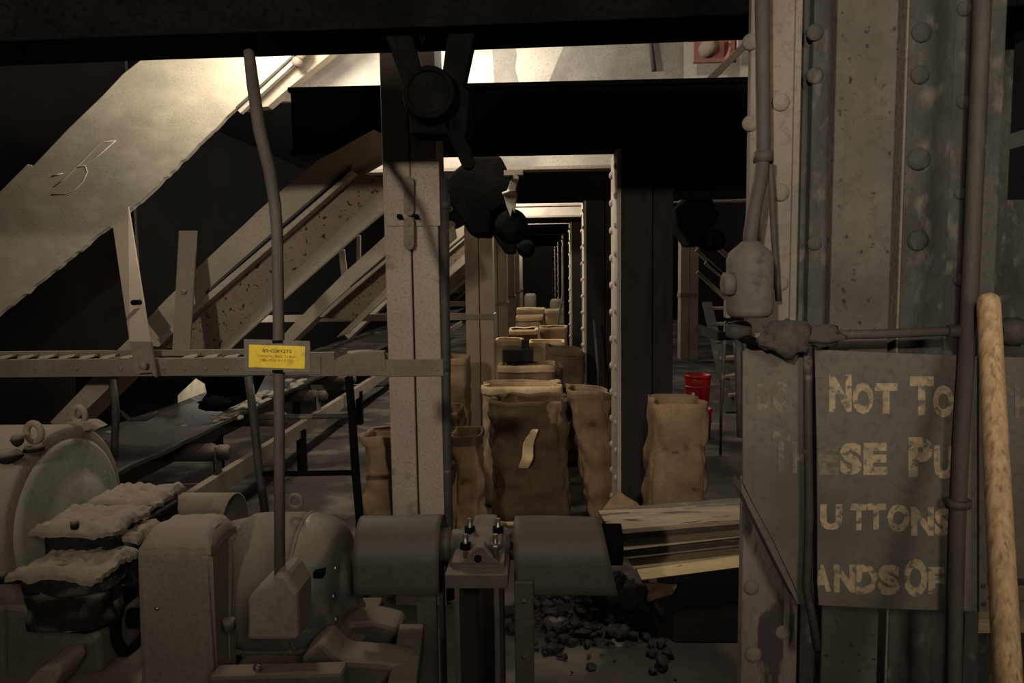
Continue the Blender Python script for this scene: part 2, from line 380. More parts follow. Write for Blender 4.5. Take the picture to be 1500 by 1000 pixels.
stain_falloff([(860, 0), (1000, 0), (1000, 130), (800, 130), (812, 100), (826, 66), (846, 50), (862, 34)], 5.4175)  # lamp falloff along the girder, painted as a darker patch
for i, (y, x1) in enumerate(((8.3, 1.0), (9.95, .6), (11.3, .6), (14.3, .6), (17.2, .5))):
    girder(y, -.75, x1, f'narrow lit girder edge seen under the dark beams, {ORD[i + 1]} down the aisle', 3.895)
girder(8.15, 1.3, 3.4, 'short lit girder over the side aisle behind the red buckets', 3.895)
# things on the big girder
t = thing('gusset_plate', 'pinkish primed gusset plate with two conical bolts on the pale girder', 'gusset plate')
d = 5.05
link('plate', MB(pbox, 1016, 10, 1080, 91, d, .03), 'pink', t, .003)
link('flange', MB(pbox, 1068, 10, 1077, 88, d - .12, .12), 'pink', t, .003)
for y in (37, 74):
    m = MB(lathe, P(1032, y, d), (.35, -1, 0), [(0, .05), (.06, .05), (.12, .032), (.15, 0)], 20); link('conical_bolt', m, 'rail', t)
for y in (20, 30, 50, 62, 72): link('rivet', MB(dome, P(1070, y, d - .12), (0, -1, 0), .012), 'pink', t)
done(t)
solo('corner_plate', MB(pbox, 1081, 8, 1130, 68, 4.9, .03), 'flange', 'pale upright plate beside the pinkish gusset plate', 'plate', bevel=.003)
m = MB(slab, [(1014, 134), (1022, 141), (1130, 36), (1130, 22)], 4.42, .05); solo('diagonal_brace', m, 'rail', 'slanting brace bar under the pinkish gusset plate', 'brace', bevel=.003)
m = MB(tube, [P(946, 8, 5.4), P(949, 30, 5.4), P(954, 70, 5.4), P(958, 104, 5.4)], [.012, .012, .014, .018], 8)
solo('hanging_rod', m, 'pipe', 'thin rod hanging down in front of the pale girder', 'rod')
m = MB(tube, [P(1001, 14, 5.4), P(1002, 40, 5.4)], .03, 8); solo('pipe_stub', m, 'black', 'stubby black pipe end on the pale girder beside the gusset plate', 'pipe')

# left columns (pairs of channels with a strap)
def steel_column(y, x0, x1, ztop, label, zs=None, group='dusty channel columns down the aisle', m_='column', dpt=.28):
    t = thing('channel_column', label, 'column', group)
    xm = (x0 + x1) / 2; g = .004
    link('channel', MB(box, x0, xm - g, y, y + dpt, -.05, ztop), m_, t, .006)
    link('channel', MB(box, xm + g, x1, y, y + dpt, -.05, ztop), m_, t, .006)
    link('web_plate', MB(box, x0 + .03, x1 - .03, y + .05, y + dpt - .05, -.05, ztop), 'soot', t)
    if zs: link('strap', MB(box, x0 - .012, x1 + .012, y - .012, y + dpt + .012, zs[0], zs[1]), 'rail', t, .004)
    return t
X0, X1 = P(566, 440, 3.5).x, P(644, 440, 3.5).x
t = steel_column(3.5, X0, X1, 2.72, 'nearest dusty channel column, with strap hinge and guard rail clamp', (PZ(551, 3.5, 605), PZ(526, 3.5, 605)))
for a, b in ((566, 601), (607, 644)):
    link('joint_plate', MB(pbox, a - 1, 236, b, 331, 3.49, .02), 'column', t, .003)
for a, b, yy in ((258, 316, 3.455), (317, 366, 3.445)):
    m = MB(); n = 10
    pts = [(591.5, a + 7), (593, a + 3), (596, a + .5), (599, a), (602, a + .5), (605, a + 3), (606.5, a + 7), (606.5, b - 7), (605, b - 3), (602, b - .5), (599, b), (596, b - .5), (593, b - 3), (591.5, b - 7)]
    m(slab, pts, yy, .045); link('hinge_strap', m, 'rail', t, .003)
    for yb in (a + 12, b - 10): link('bolt', MB(dome, P(600, yb, yy), (0, -1, 0), .008), 'rail', t)
for xb in (587, 611):
    m = MB(hexnut, P(xb, 318, 3.50), (0, -1, 0), .014, .03); m(tube, [P(xb - 5, 314, 3.46), P(xb + 5, 322, 3.46)], .004, 6); link('nut', m, 'black', t)
done(t)
CX0, CX1 = -.722, -.444
p2 = steel_column(7.4, CX0, CX1, 2.29, 'dusty channel column beside the paper sack pile, next behind the hinged column', (1.145, 1.2)); done(p2)
for i, y in enumerate((10.6, 13.7, 16.8, 19.9)):
    dup(p2, (.012 * (i + 1), y - 7.4, 0), f'far dusty channel column, {ORD[i + 2]} in the row starting at the hinged column')
# right portal columns
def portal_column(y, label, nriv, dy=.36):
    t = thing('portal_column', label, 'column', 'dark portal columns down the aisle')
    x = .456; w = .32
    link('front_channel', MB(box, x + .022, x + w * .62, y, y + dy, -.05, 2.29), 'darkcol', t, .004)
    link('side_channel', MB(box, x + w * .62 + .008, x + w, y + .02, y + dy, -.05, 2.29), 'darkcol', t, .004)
    link('inner_flange', MB(box, x, x + .022, y, y + dy, -.05, 2.29), 'flange', t, .002)  # paler than the channels, bay light on this face is in the colour
    for k in range(nriv):
        z = 2.2 - k * .165
        if z < .1: break
        link('rivet', MB(dome, (x, y + .06, z), (-1, 0, 0), .02), 'flange', t)
        link('rivet', MB(dome, (x, y + dy - .05, z - .02), (-1, 0, 0), .024), 'flange', t)
    return done(t)
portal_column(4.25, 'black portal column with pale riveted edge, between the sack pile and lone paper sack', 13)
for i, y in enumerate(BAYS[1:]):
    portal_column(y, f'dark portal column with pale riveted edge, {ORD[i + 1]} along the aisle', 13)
t = steel_column(13.7, P(997, 440, 13.7).x, P(1023, 440, 13.7).x, 2.29, 'dim channel column in the side aisle above the red buckets', (1.12, 1.2), 'side aisle column'); done(t)
# pipe beside the hinged column
t = thing('riser_pipe', 'dark vertical pipe running up the side of the hinged column', 'pipe')
link('pipe', MB(tube, [P(650, 262, 3.52), P(652, 480, 3.52), P(655, 700, 3.52), (P(655, 700, 3.52).x, 3.52, 0)], .024, 14), 'pipe', t)
for y in (536, 300): link('coupling', MB(tube, [P(652, y - 7, 3.52), P(652, y + 7, 3.52)], .028, 14), 'pipe', t)
done(t)

# ================================================================== CHUTES
def rough_edge(pts, step=14, amp=2.2):
    out = []                                                    # open polyline, last point left out
    for (x0, y0), (x1, y1) in zip(pts, pts[1:]):
        n = max(1, int(math.hypot(x1 - x0, y1 - y0) / step))
        for k in range(n): out.append((x0 + (x1 - x0) * k / n + random.uniform(-amp, amp), y0 + (y1 - y0) * k / n + random.uniform(-amp, amp)))
    return out
d = 5.15
t = thing('coke_chute', 'big pale chute slanting down past the overhead beam, with chalky scratches', 'chute', 'slanting chutes')
low = rough_edge([(-330, 768), (-120, 572), (0, 460), (215, 287), (345, 159)], 7, 1.1)
up = [(355, 150), (425, 84), (476, 36), (480, 10), (310, 10), (262, 55), (203, 90)]
m = MB(slab, [p for p in low if p[0] < 346] + up + [(180, 108), (150, 140), (100, 188), (48, 243), (40, 240), (0, 280), (-120, 385), (-330, 580)], d, .05)
link('hood_plate', m, 'chute', t, .006)
m = MB(slab, [(345, 159), (352, 166), (520, 12), (505, 8)], d - .05, .05)
link('flange', m, 'flange', t, .004)
m = MB(slab, [(345, 157), (347, 160), (470, 46), (466, 46)], d - .065, .02); link('seam_strip', m, 'pipe', t)
m = MB(slab, [(392, 156), (425, 127), (545, 30), (560, 8), (520, 10), (355, 160)], d + .02, .1); link('side_plate', m, 'hood', t)
m = MB(lathe, P(437, 92, d - .05), (0, -1, 0), [(0, .035), (.03, .035), (.05, .02), (.055, 0)], 16); m(lump, P(441, 76, d - .08), (.045, .03, .05), 2); link('bolt', m, 'rail', t)
# chalk scribble scratched on the plate
m = MB()
for path, w in (([(80, 273), (95, 262), (120, 238), (135, 222), (152, 208), (170, 206)], .004), ([(170, 206), (140, 232), (118, 244), (112, 246)], .003),
                ([(112, 245), (125, 243), (128, 252), (122, 266), (110, 278), (96, 284), (76, 285)], .0035), ([(77, 258), (92, 254)], .005)):
    m(tube, [P(x, y, d - .001) for x, y in path], w, 6)
link('chalk_mark', m, 'white', t)
done(t)
def chute(name, label):
    d = 3.95
    t = thing(name, label, 'chute', 'slanting chutes')
    link('hood_plate', MB(slab, rough_edge([(171, 514), (286, 395), (393, 295), (470, 232), (548, 190)], 20, .8) + [(548, 190), (560, 196), (554, 226), (512, 250), (396, 352), (283, 448), (222, 506), (180, 548), (92, 634), (74, 618), (120, 570)], d, .26), 'hood', t)
    link('flange', MB(slab, [(222, 506), (283, 448), (396, 352), (515, 249), (519, 254), (400, 359), (288, 456), (232, 508)], d - .05, .08), 'flange', t, .003)
    link('seam_strip', MB(slab, [(300, 428), (396, 343), (515, 240), (514, 245), (396, 348), (303, 430)], d - .03, .04), 'pipe', t)
    link('side_plate', MB(slab, [(232, 508), (288, 454), (400, 358), (520, 252), (566, 262), (566, 272), (480, 350), (422, 406), (318, 514)], d + .05, .18), 'speck', t)
    A = [(566, 271), (480, 349), (422, 405), (318, 513), (270, 560)]; B = [(572, 305), (526, 343), (417, 439), (350, 500), (300, 548)]
    def roll(u, v):
        k = u * (len(A) - 1); i = min(int(k), len(A) - 2); f = k - i
        a = (A[i][0] * (1 - f) + A[i + 1][0] * f, A[i][1] * (1 - f) + A[i + 1][1] * f); b = (B[i][0] * (1 - f) + B[i + 1][0] * f, B[i][1] * (1 - f) + B[i + 1][1] * f)
        return P(a[0] * (1 - v) + b[0] * v, a[1] * (1 - v) + b[1] * v, d + .05 - .10 * math.sin(v * 1.9))
    link('bottom_plate', MB(sheet, roll, 16, 6, (0, .05, .01)), 'hood', t)
    done(t); return t
ch2 = chute('coke_chute', 'brown chute with speckled side plate, slanting down behind the hinged column')
for i, dy in enumerate((3.0, 6.1, 9.2, 12.2)):
    dup(ch2, (.02 * (i + 1), dy, -.02), f'distant slanting chute, {ORD[i]} one behind the speckled chute')
# ================================================================== GUARD RAIL
D = 3.5
t = thing('guard_rail', 'dusty angle iron guard rail with a row of bolts, joined to the hinged column', 'rail', 'guard rails')
link('lower_bar', MB(pbox, -260, 526, 470, 552, D, .02), 'rail', t, .003)
link('upper_bar', MB(pbox, -260, 514, 452, 523, D + .06, .02), 'rail', t, .003)
link('ledge', MB(box, PX(-260, D), PX(470, D), D + .012, D + .08, PZ(527, D, 300), PZ(525.5, D, 300)), 'rail', t)
for k in range(13):
    x = -6 + k * 30
    if 176 < x < 236: continue
    link('light_slash', MB(slab, [(x, 525.5), (x + 6, 521.5), (x + 26, 518.5), (x + 24, 522), (x + 12, 525.5)], D + .015, .03), 'pale', t)  # light through the rail slots, built as pale wedges
for x in (52, 113, 177, 239, 270, 301, 332): link('bolt', MB(dome, P(x, 540, D), (0, -1, 0), .011), 'rail', t)
m = MB(slab, [(489, 551), (489, 530), (494, 524), (506, 519), (530, 514.5), (563, 514), (566, 551)], D - .01, .05); link('end_sleeve', m, 'rail', t, .006)
link('splice_plate', MB(pbox, 452, 516, 490, 551, D + .01, .03), 'rail', t, .003)
m = MB(lump, P(532, 516, D + .04), (.075, .03, .012), 3, .3); link('dust_heap', m, 'pale', t)
done(t)
for i, dy in enumerate((3.9, 7.1)):
    t = thing('guard_rail', f'distant horizontal guard rail across the chutes, {ORD[i]} one behind the bolted rail', 'rail', 'guard rails')
    link('lower_bar', MB(box, -3.0, CX0, 7.42 + i * 3.2, 7.46 + i * 3.2, 1.14, 1.21), 'rail', t)
    done(t)
# hanger bars
t = thing('hanger_bar', 'flat steel hanger bar with bolt hole, between the guard rail and the big chute', 'bar')
m = MB(slab3, [(199, 547, 3.45), (226, 545, 3.45), (219, 500, 3.47), (190, 500, 3.47)], .014); m(slab3, [(190, 500, 3.47), (219, 500, 3.47), (188, 302, 4.9), (163, 314, 4.9)], .014); link('flat_bar', m, 'rail', t)
link('edge_flange', MB(slab3, [(223, 549, 3.44), (229, 553, 3.44), (220, 500, 3.46), (217, 500, 3.46)], .02), 'rail', t, .002)
m = MB(lathe, P(197, 443, 3.70), (0, -1, 0), [(-.05, .014), (.012, .014)], 14); link('bolt_hole', m, 'black', t)
m = MB(lump, P(211, 536, 3.43), (.022, .02, .018), 5, .3, 2); link('bolt', m, 'rail', t)
done(t)
t = thing('hanger_bar', 'second flat hanger bar, tapering upward in front of the speckled chute', 'bar')
m = MB(slab3, [(252, 516, 3.56), (278, 516, 3.56), (288, 338, 3.84), (262, 338, 3.84)], .014); link('flat_bar', m, 'rail', t, .002)
m = MB(dome, P(269, 428, 3.68), (0, -1, 0), .014); link('bolt', m, 'rail', t)
done(t)
for i, (x0, y0, x1, y1, w) in enumerate(((511, 460, 500, 366, 9), (526, 460, 525, 345, 6))):
    solo('hanger_bar', MB(bar, P(x0, y0, 7.405), P(x1, y1, 7.2), R_(w, 7.3), .02), 'rail', ('slim hanger bar on the distant guard rail, sloping one of the pair', 'slim hanger bar on the distant guard rail, upright one of the pair')[i], 'bar')
# pipe barrier below the rail
t = thing('pipe_barrier', 'low pipe barrier with two rungs standing behind the motor', 'barrier')
D2 = 3.35
link('post', MB(tube, [P(364, 552, D2 + .1), P(372, 612, D2 + .05), P(380, 690, D2), P(390, 760, D2), (P(390, 760, D2).x, D2, 0)], .02, 12), 'pipe', t)
link('post', MB(tube, [P(511, 552, D2 + .1), P(516, 612, D2 + .05), P(521, 690, D2), P(527, 760, D2), (P(527, 760, D2).x, D2, 0)], .02, 12), 'black', t)
link('rung', MB(tube, [P(372, 611, D2 + .05), P(516, 609, D2 + .05)], .013, 10), 'pipe', t)
link('rung', MB(tube, [P(381, 694, D2), P(521, 692, D2)], .013, 10), 'black', t)
done(t)
# ================================================================== CONVEYOR
t = thing('belt_conveyor', 'black belt conveyor running away under the chutes, past the pale gap', 'conveyor')
zb = .64
def belt_fn(u, v):
    x = -2.65 + .66 * u; y = 2.9 + 17 * v
    return Vector((x, y, zb + .05 * (2 * u - 1) ** 2 + .012 * noise.noise(Vector((x * 4, y * 3, 0)))))
link('belt', MB(sheet, belt_fn, 8, 120, (0, 0, -.02)), 'belt', t)
for k in range(9):
    y = 3.35 + k * 1.05
    r = link('idler_roller', MB(lathe, (-2.62, y, zb - .11), (1, 0, 0), [(0, .03), (.0, .055), (.62, .055), (.62, .02), (.66, .02)], 18), 'frame', t)
    link('idler_bracket', MB(box, -1.985, -1.965, y - .03, y + .03, .36, zb - .07), 'rail', t)
    if k < 5: link('bearing_cap', MB(lathe, (-1.965, y, zb - .11), (1, 0, 0), [(0, .05), (.05, .05), (.07, .03)], 16), 'frame', t)
link('stringer', MB(box, -2.0, -1.95, 2.9, 19, .28, .40), 'rail', t, .004)
link('stringer', MB(box, -2.68, -2.63, 2.9, 19, .28, .40), 'rail', t, .004)
for k in range(6):
    y = 3.9 + k * 2.0
    link('leg', MB(box, -1.99, -1.93, y, y + .08, -.03, .34), 'black', t); link('leg', MB(box, -2.69, -2.63, y, y + .08, -.03, .3), 'black', t)
    link('cross_member', MB(box, -2.65, -1.97, y + .4, y + .46, .3, .36), 'rail', t)
done(t)
m = MB()
for k in range(60):
    y = random.uniform(4.7, 6.6); x = -2.12 + random.gauss(0, .05)
    m(lump, (x, y, zb + .03 + random.uniform(0, .015)), (random.uniform(.02, .05), random.uniform(.03, .1), random.uniform(.008, .02)), k, .4, 1)
solo('lime_spill', m, 'pale', 'scattered pale spill lying on the black conveyor belt', 'spill', kind='stuff')
t = thing('gap_board', 'pale board added as the bright opening in the gap behind the conveyor belt', 'board')
link('board', MB(box, -3.42, -3.36, 6.7, 8.2, -.03, .62), 'pale', t); done(t)  # added board, its pale colour stands for light in the opening
# dark discharge hopper between rail and belt
t = thing('discharge_hopper', 'dark steel hopper under the guard rail, beside the pale gap', 'hopper')
link('body', MB(slab, [(172, 548), (262, 548), (285, 552), (254, 581), (254, 614), (110, 700), (110, 548)], 5.5, .08), 'soot', t, .01)
link('pipe', MB(tube, [P(164, 556, 3.85), P(170, 600, 3.85), P(168, 660, 3.85), P(168, 700, 3.85)], .02, 10), 'pipe', t)
link('hanging_cable', MB(tube, [P(172, 600, 3.9), P(190, 614, 3.9), P(215, 613, 3.9), P(230, 604, 4.0)], .012, 8), 'pipe', t)
done(t)
m = MB(slab, [(284, 552), (300, 562), (303, 576), (296, 585), (306, 594), (330, 600), (350, 588), (368, 552)], 4.7, .3); m(lump, P(318, 590, 4.7), (.1, .1, .05), 8, .4)
solo('belt_scraper', m, 'black', 'ragged black scraper hanging over the belt beside the pale gap', 'scraper')
# ================================================================== MACHINES
# gearbox housing: a drum lying along X
YG = 2.3; cz = PZ(760, YG, 60); RG = PZ(624, YG, 100) - cz; XE = P(190, 730, YG + RG).x
t = thing('gearbox', 'dusty round gearbox with pale green end face and two lifting eyes', 'gearbox')
prof = [(-1.1, RG), (-.02, RG), (0, RG - .008)]
link('casing', MB(lathe, (XE - .04, YG, cz), (1, 0, 0), [(-1.2, RG * 1.0), (-.004, RG), (.01, RG - .003), (.016, RG - .012), (.016, RG * .80)], 72), 'shell', t)
link('end_cover', MB(lathe, (XE - .04, YG, cz), (1, 0, 0), [(.0, RG * .86), (.026, RG * .85), (.034, RG * .80), (.045, RG * .55), (.06, .13), (.075, .12), (.08, 0)], 72), 'greenface', t)
link('sight_slot', MB(lathe, (XE - .012, YG + .03, cz + RG * .52), (1, 0, 0), [(0, .02), (.012, .017), (.014, 0)], 18), 'pipe', t)
e = link('lifting_eye', MB(ring, P(50, 633, 2.1), (.25, 1, 0), R_(14, 2.1), R_(5, 2.1)), 'shell', t)
link('lifting_eye', MB(ring, P(116, 608, 2.42), (.3, 1, 0), R_(12.5, 2.42), R_(4.5, 2.42)), 'shell', t)
m = MB(slab, [(92, 630), (100, 617), (132, 617), (147, 626), (138, 632)], 2.4, .05); link('eye_boss', m, 'shell', t, .004)
link('eye_boss', MB(lathe, P(50, 660, 2.12), (0, 0, 1), [(0, .03), (.02, .022)], 16), 'grease', t)
m = MB(lump, P(26, 644, 2.05), (.018, .018, .02), 3, .2, 2); m(lump, P(12, 668, 2.05), (.04, .03, .022), 4, .4, 2); link('breather_cap', m, 'grease', t)
link('flange_joint', MB(slab, [(-80, 842), (30, 838), (150, 800), (150, 812), (32, 856), (-80, 860)], 2.0, .45), 'grease', t, .008)
def cap(x0, y0, x1, y1, d, dp, seed, crust=True):
    a, b = P(x0, (y0 + y1) / 2, d).x, P(x1, (y0 + y1) / 2, d).x; zt_, zb_ = PZ(y0, d, (x0 + x1) / 2), PZ(y1, d, (x0 + x1) / 2)
    def side(u, v):                                             # rounded lumpy block, open below
        an = 2 * math.pi * u; e = .38; ca, sa = math.cos(an), math.sin(an)
        k = (1 - max(0, (v - .8) / .2) ** 2 * .12) if v < 1 else 0.0
        p = Vector(((a + b) / 2 + (b - a) / 2 * k * math.copysign(abs(ca) ** e, ca), d + dp / 2 + dp / 2 * k * math.copysign(abs(sa) ** e, sa), zb_ + (zt_ - zb_) * min(1, v / .97)))
        q = p * 22 + Vector((seed, 0, 0)); p += Vector((noise.noise(q), noise.noise(q + Vector((9, 0, 0))), noise.noise(q + Vector((0, 9, 0))) * .7)) * .010
        return p
    link('bearing_cap', MB(sheet, side, 48, 14, (0, 0, -.002)), 'grease', t)
    if crust:
        def top(u, v):
            ex = .014; p = Vector((a - ex + (b - a + 2 * ex) * u, d - .012 + (dp + .02) * v, zt_ + .006))
            ed = min(u, 1 - u, v, 1 - v); p.z -= max(0, .08 - ed) * .22
            q = p * 17 + Vector((seed * 2, 1, 0)); p.z += .012 * noise.noise(q) + .009 * noise.noise(q * 3.1); p.x += .012 * noise.noise(q + Vector((4, 0, 0))) + .005 * noise.noise(q * 3); p.y += .012 * noise.noise(q + Vector((0, 0, 7)))
            return p
        link('dust_crust', MB(sheet, top, 40, 28, (0, 0, -.012)), 'shell', t)
cap(130, 735, 224, 776, 2.3, .2, 1)
cap(52, 774, 164, 832, 2.0, .2, 2)
cap(150, 782, 200, 860, 2.06, .12, 6)
cap(24, 838, 142, 872, 1.86, .18, 3); cap(28, 868, 146, 925, 1.9, .14, 4, False)
for x, y, dd in ((110, 766, 2.0), (183, 728, 2.34), (4, 842, 1.95)): link('bolt', MB(hexnut, P(x, y + 8, dd), (0, 0, 1), .011, .024), 'grease', t)
link('leg_casting', MB(slab, [(-120, 880), (5, 890), (8, 1080), (-120, 1080)], 2.02, .3), 'legdust', t, .01)
link('leg_casting', MB(slab, [(6, 886), (110, 900), (145, 930), (150, 985), (60, 1000), (60, 1080), (8, 1080)], 1.98, .3), 'legdust', t, .012)
m = MB(slab, [(24, 1010), (60, 976), (86, 974), (88, 990), (70, 1020), (24, 1030)], 1.8, .12); link('foot_lug', m, 'shell', t, .012)
z0 = PZ(1078, 2.0, 60)
link('plinth', MB(box, -2.2, PX(172, 1.95), 1.8, 2.6, -.03, PZ(1000, 1.95, 100)), 'frame', t, .01)
done(t)
# black pulley shape added where there is only a dark void
t = thing('void_filler', 'black pulley shape added to fill the dark void between gearbox and belt guard', 'pulley')
c = P(176, 905, 2.14)
link('pulley_rim', MB(lathe, c, (1, 0, 0), [(-.04, .10), (-.03, .11), (.04, .11), (.05, .10), (.05, .08), (.02, .08), (.02, 0)], 40), 'black', t)
link('shaft', MB(tube, [(XE - .02, c.y, c.z), c + Vector((.1, 0, 0))], .03, 16), 'black', t)
done(t)
# belt guard
t = thing('belt_guard', 'tall rounded dusty belt guard beside the motor', 'guard')
dg = 1.86; xa = P(193, 870, dg).x; xb = P(299, 870, dg).x; zt = PZ(764, dg + .08, 250)
def guard_prof():
    pts = []
    for k in range(15):
        a = math.pi * (1 - k / 14); pts.append((dg + .08 + .08 * math.cos(a), zt - .075 + .075 * math.sin(a)))
    return pts + [(dg + .16, .02), (dg + .02, .02), (dg, .4)]
pr = guard_prof()
def tp(z): return max(0, (z - (zt - .16)) / .16) ** 2
m = MB(); hexa(m.bm, [Vector((xa + .035 * tp(z), y, z)) for y, z in pr], [Vector((xb + .02 * tp(z), y, z)) for y, z in pr]); link('guard_shell', m, 'guard', t, .022)
m = MB(); hexa(m.bm, [Vector((xb - .01, y * .94 + (dg + .08) * .06, z - .015)) for y, z in pr], [Vector((xb + .012, y * .94 + (dg + .08) * .06, z - .015)) for y, z in pr]); link('side_cover', m, 'guard', t, .006)
def gcrust(u, v):
    p = Vector((xa + .03 + (xb - xa - .005) * u, dg - .005 + .17 * v, zt + .004)); ed = min(u, 1 - u, v, 1 - v); p.z -= max(0, .2 - ed) ** 2 * 1.1
    q = p * 16; p.z += .008 * noise.noise(q) + .004 * noise.noise(q * 2.6); p.x += .006 * noise.noise(q + Vector((3, 3, 0))); return p
link('dust_crust', MB(sheet, gcrust, 16, 10, (0, 0, -.02)), 'shell', t)
link('fastener', MB(dome, P(230, 891, dg), (0, -1, 0), .007), 'chrome', t)
done(t)
# open drum behind the guard
t = thing('shaft_cowl', 'open ended dusty cylindrical cowl behind the belt guard', 'cowl')
dc = 2.75; c = P(300, 772, dc); r = R_(52, dc)
m = MB(); prof = [(P(246, 772, dc).x - c.x, r * .92), (P(250, 772, dc).x - c.x, r), (P(345, 772, dc).x - c.x, r), (P(345, 772, dc).x - c.x, r - .008), (P(252, 772, dc).x - c.x, r - .008)]
m(lathe, c, (1, 0, 0), prof, 40, cap=False); link('cylinder', m, 'guard', t)
link('end_plate', MB(lathe, c + Vector((prof[0][0], 0, 0)), (1, 0, 0), [(0, r * .92), (.01, r * .92)], 40), 'guard', t)
link('stand', MB(box, c.x - .12, c.x + .1, dc - .05, dc + .05, -.03, c.z - r + .01), 'black', t)
done(t)
# motor
YM = 2.2; c = P(425, 852, YM); r = R_(105, YM)
def mx(px): return P(px, 852, YM).x - c.x
t = thing('electric_motor', 'dust caked electric motor with green end bell and lifting eye', 'motor')
link('motor_body', MB(lathe, c, (1, 0, 0), [(mx(362), r * .80), (mx(364), r * .9), (mx(372), r * .985), (mx(390), r), (mx(440), r), (mx(452), r * .985)], 56), 'motor', t)
link('fan_cover', MB(lathe, c, (1, 0, 0), [(mx(327), r * .55), (mx(330), r * .78), (mx(338), r * .88), (mx(362), r * .93), (mx(366), r * .9)], 48), 'motor', t)
link('end_bell', MB(lathe, c, (1, 0, 0), [(mx(450), r * .97), (mx(456), r * 1.0), (mx(462), r * .985), (mx(480), r * .95), (mx(497), r * .86), (mx(505), r * .74), (mx(508), r * .5), (mx(512), r * .42), (mx(526), r * .38), (mx(528), r * .3)], 56), 'green', t)
link('end_band', MB(ring, c + Vector((mx(454), 0, 0)), (1, 0, 0), r * .985, .007, 56, 8), 'motor', t)
for a in (-.5, .1, .7):
    p = c + Vector((mx(506), -r * .62 * math.cos(a), r * .62 * math.sin(a))); link('cover_bolt', MB(dome, p, (1, 0, 0), .013), 'chrome', t)
link('vent_slot', MB(box, c.x + mx(487), c.x + mx(499), YM - r * .86, YM - r * .5, c.z + r * .42, c.z + r * .50), 'black', t)
link('lifting_eye', MB(ring, P(433, 734, YM), (.15, 1, 0), R_(10, YM), R_(3.2, YM)), 'motor', t)
zb_ = c.z - r
link('foot', MB(slab, [(340, 905), (470, 905), (500, 962), (310, 962)], YM - .16, .34), 'motor', t, .012)
link('foot_bolt', MB(hexnut, P(336, 922, 1.86), (0, 0, 1), .016, .03), 'frame', t)
done(t)
# motor base frame
t = thing('motor_base', 'dust covered steel base frame under the motor with an angled channel', 'base')
zt_ = PZ(962, YM - .16, 400)
link('top_plate', MB(box, P(322, 962, 1.9).x, P(500, 962, 1.9).x, 1.88, 2.45, zt_ - .05, zt_), 'frame', t, .012)
link('front_apron', MB(slab, [(305, 990), (500, 985), (520, 1100), (290, 1100)], 1.68, .06), 'frame', t, .01)
m = MB(slab, [(440, 965), (470, 940), (500, 968), (560, 972), (600, 980), (600, 1010), (440, 1010)], 1.85, .12); link('front_rail', m, 'frame', t, .014)
m = MB(slab, [(500, 914), (548, 910), (580, 918), (588, 930), (575, 960), (500, 972)], 2.18, .12); link('back_rail', m, 'frame', t, .014)
a, b = P(602, 912, 2.15), P(585, 1012, 1.72)
m = MB(); hexa(m.bm, [a + Vector((-.035, 0, 0)), a + Vector((.04, 0, 0)), a + Vector((.04, 0, -.07)), a + Vector((-.035, 0, -.07))], [b + Vector((-.035, 0, 0)), b + Vector((.04, 0, 0)), b + Vector((.04, 0, -.07)), b + Vector((-.035, 0, -.07))])
link('side_channel', m, 'frame', t, .008)
for x, y_ in ((-.86, 1.95), (-.55, 1.95), (-.86, 2.36), (-.55, 2.36)): link('leg', MB(box, x - .04, x + .04, y_ - .03, y_ + .03, -.03, zt_ - .04), 'frame', t)
link('dropped_washer', MB(ring, P(378, 978, 1.69), (0, 1, .2), .01, .003, 14, 6), 'chrome', t)
done(t)
# conduit and starter box in front of the motor
t = thing('conduit', 'bent grey conduit dropping from the overhead beam to a box on the motor', 'conduit')
dq = 1.78
pts = [P(362, 20, 2.27), P(362, 52, 2.27), P(370, 120, 1.92), P(380, 190, 1.86), P(395, 250, 1.81), P(403, 300, dq), P(406, 340, dq), P(408, 450, dq), P(409, 600, dq), P(410, 862, dq)]
link('pipe', MB(tube, pts, [.0155] * 4 + [.015, .0145, .014, .0138, .0135, .0135], 16), 'conduit', t)
link('terminal_box', MB(slab, [(362, 876), (376, 862), (398, 852), (402, 840), (418, 840), (424, 850), (436, 868), (437, 938), (362, 938)], dq - .06, .12), 'guard', t, .012)
done(t)
# tag plate
t = thing('equipment_tag', 'grey tag plate with yellow conveyor label, strapped to the conduit', 'sign')
dt = dq - .022
link('backing_plate', MB(slab, [(357, 496.5), (454, 499.5), (455, 546), (358, 543)], dt, .004), 'backing', t, .001)
lb = link('label', MB(slab, [(365, 504.5), (447, 507), (446.5, 540), (364.5, 537.5)], dt - .0015, .0014), 'yellow', t)
def lay(txt, x0, x1, y0, y1):
    w = sum(.62 if ch in '-,I1il ' else 1 for ch in txt); out = []; x = x0
    for ch in txt:
        k = (.62 if ch in '-,I1il ' else 1) * (x1 - x0) / w
        yy0, yy1 = (y0, y1)
        if ch == '-': yy0, yy1 = (y0 + y1) / 2 - .6, (y0 + y1) / 2 + .4
        elif ch == ',': yy0, yy1 = y1 - 1, y1 + .8
        elif ch in 'aceomnrvsu': yy0 = y0 + (y1 - y0) * .28
        elif ch in 'gy': yy0, yy1 = y0 + (y1 - y0) * .28, y1 + (y1 - y0) * .25
        if ch != ' ':
            sx = (x - 406) * .03
            out.append((ch, x + k * .08, yy0 + sx, x + k * (.92 if ch not in 'il,' else .6), yy1 + sx))
        x += k
    return out
letters('lettering', lay('05-CONV275', 384, 428, 511.5, 516.5), dt - .0022, 'ink', lb, .02, .0006)
letters('lettering', lay('Conveyor, Belt, To Main', 377, 434, 519.5, 523.5), dt - .0022, 'inkfaint', lb, .01, .0006)
letters('lettering', lay('Collecting Dry B Clay', 380, 431, 525.5, 529.5), dt - .0022, 'inkfaint', lb, .01, .0006)
for y in (500.5, 544): link('strap', MB(pbox, 399, y - 2.2, 414, y + 2, dt - .003, .006), 'black', t)
done(t)
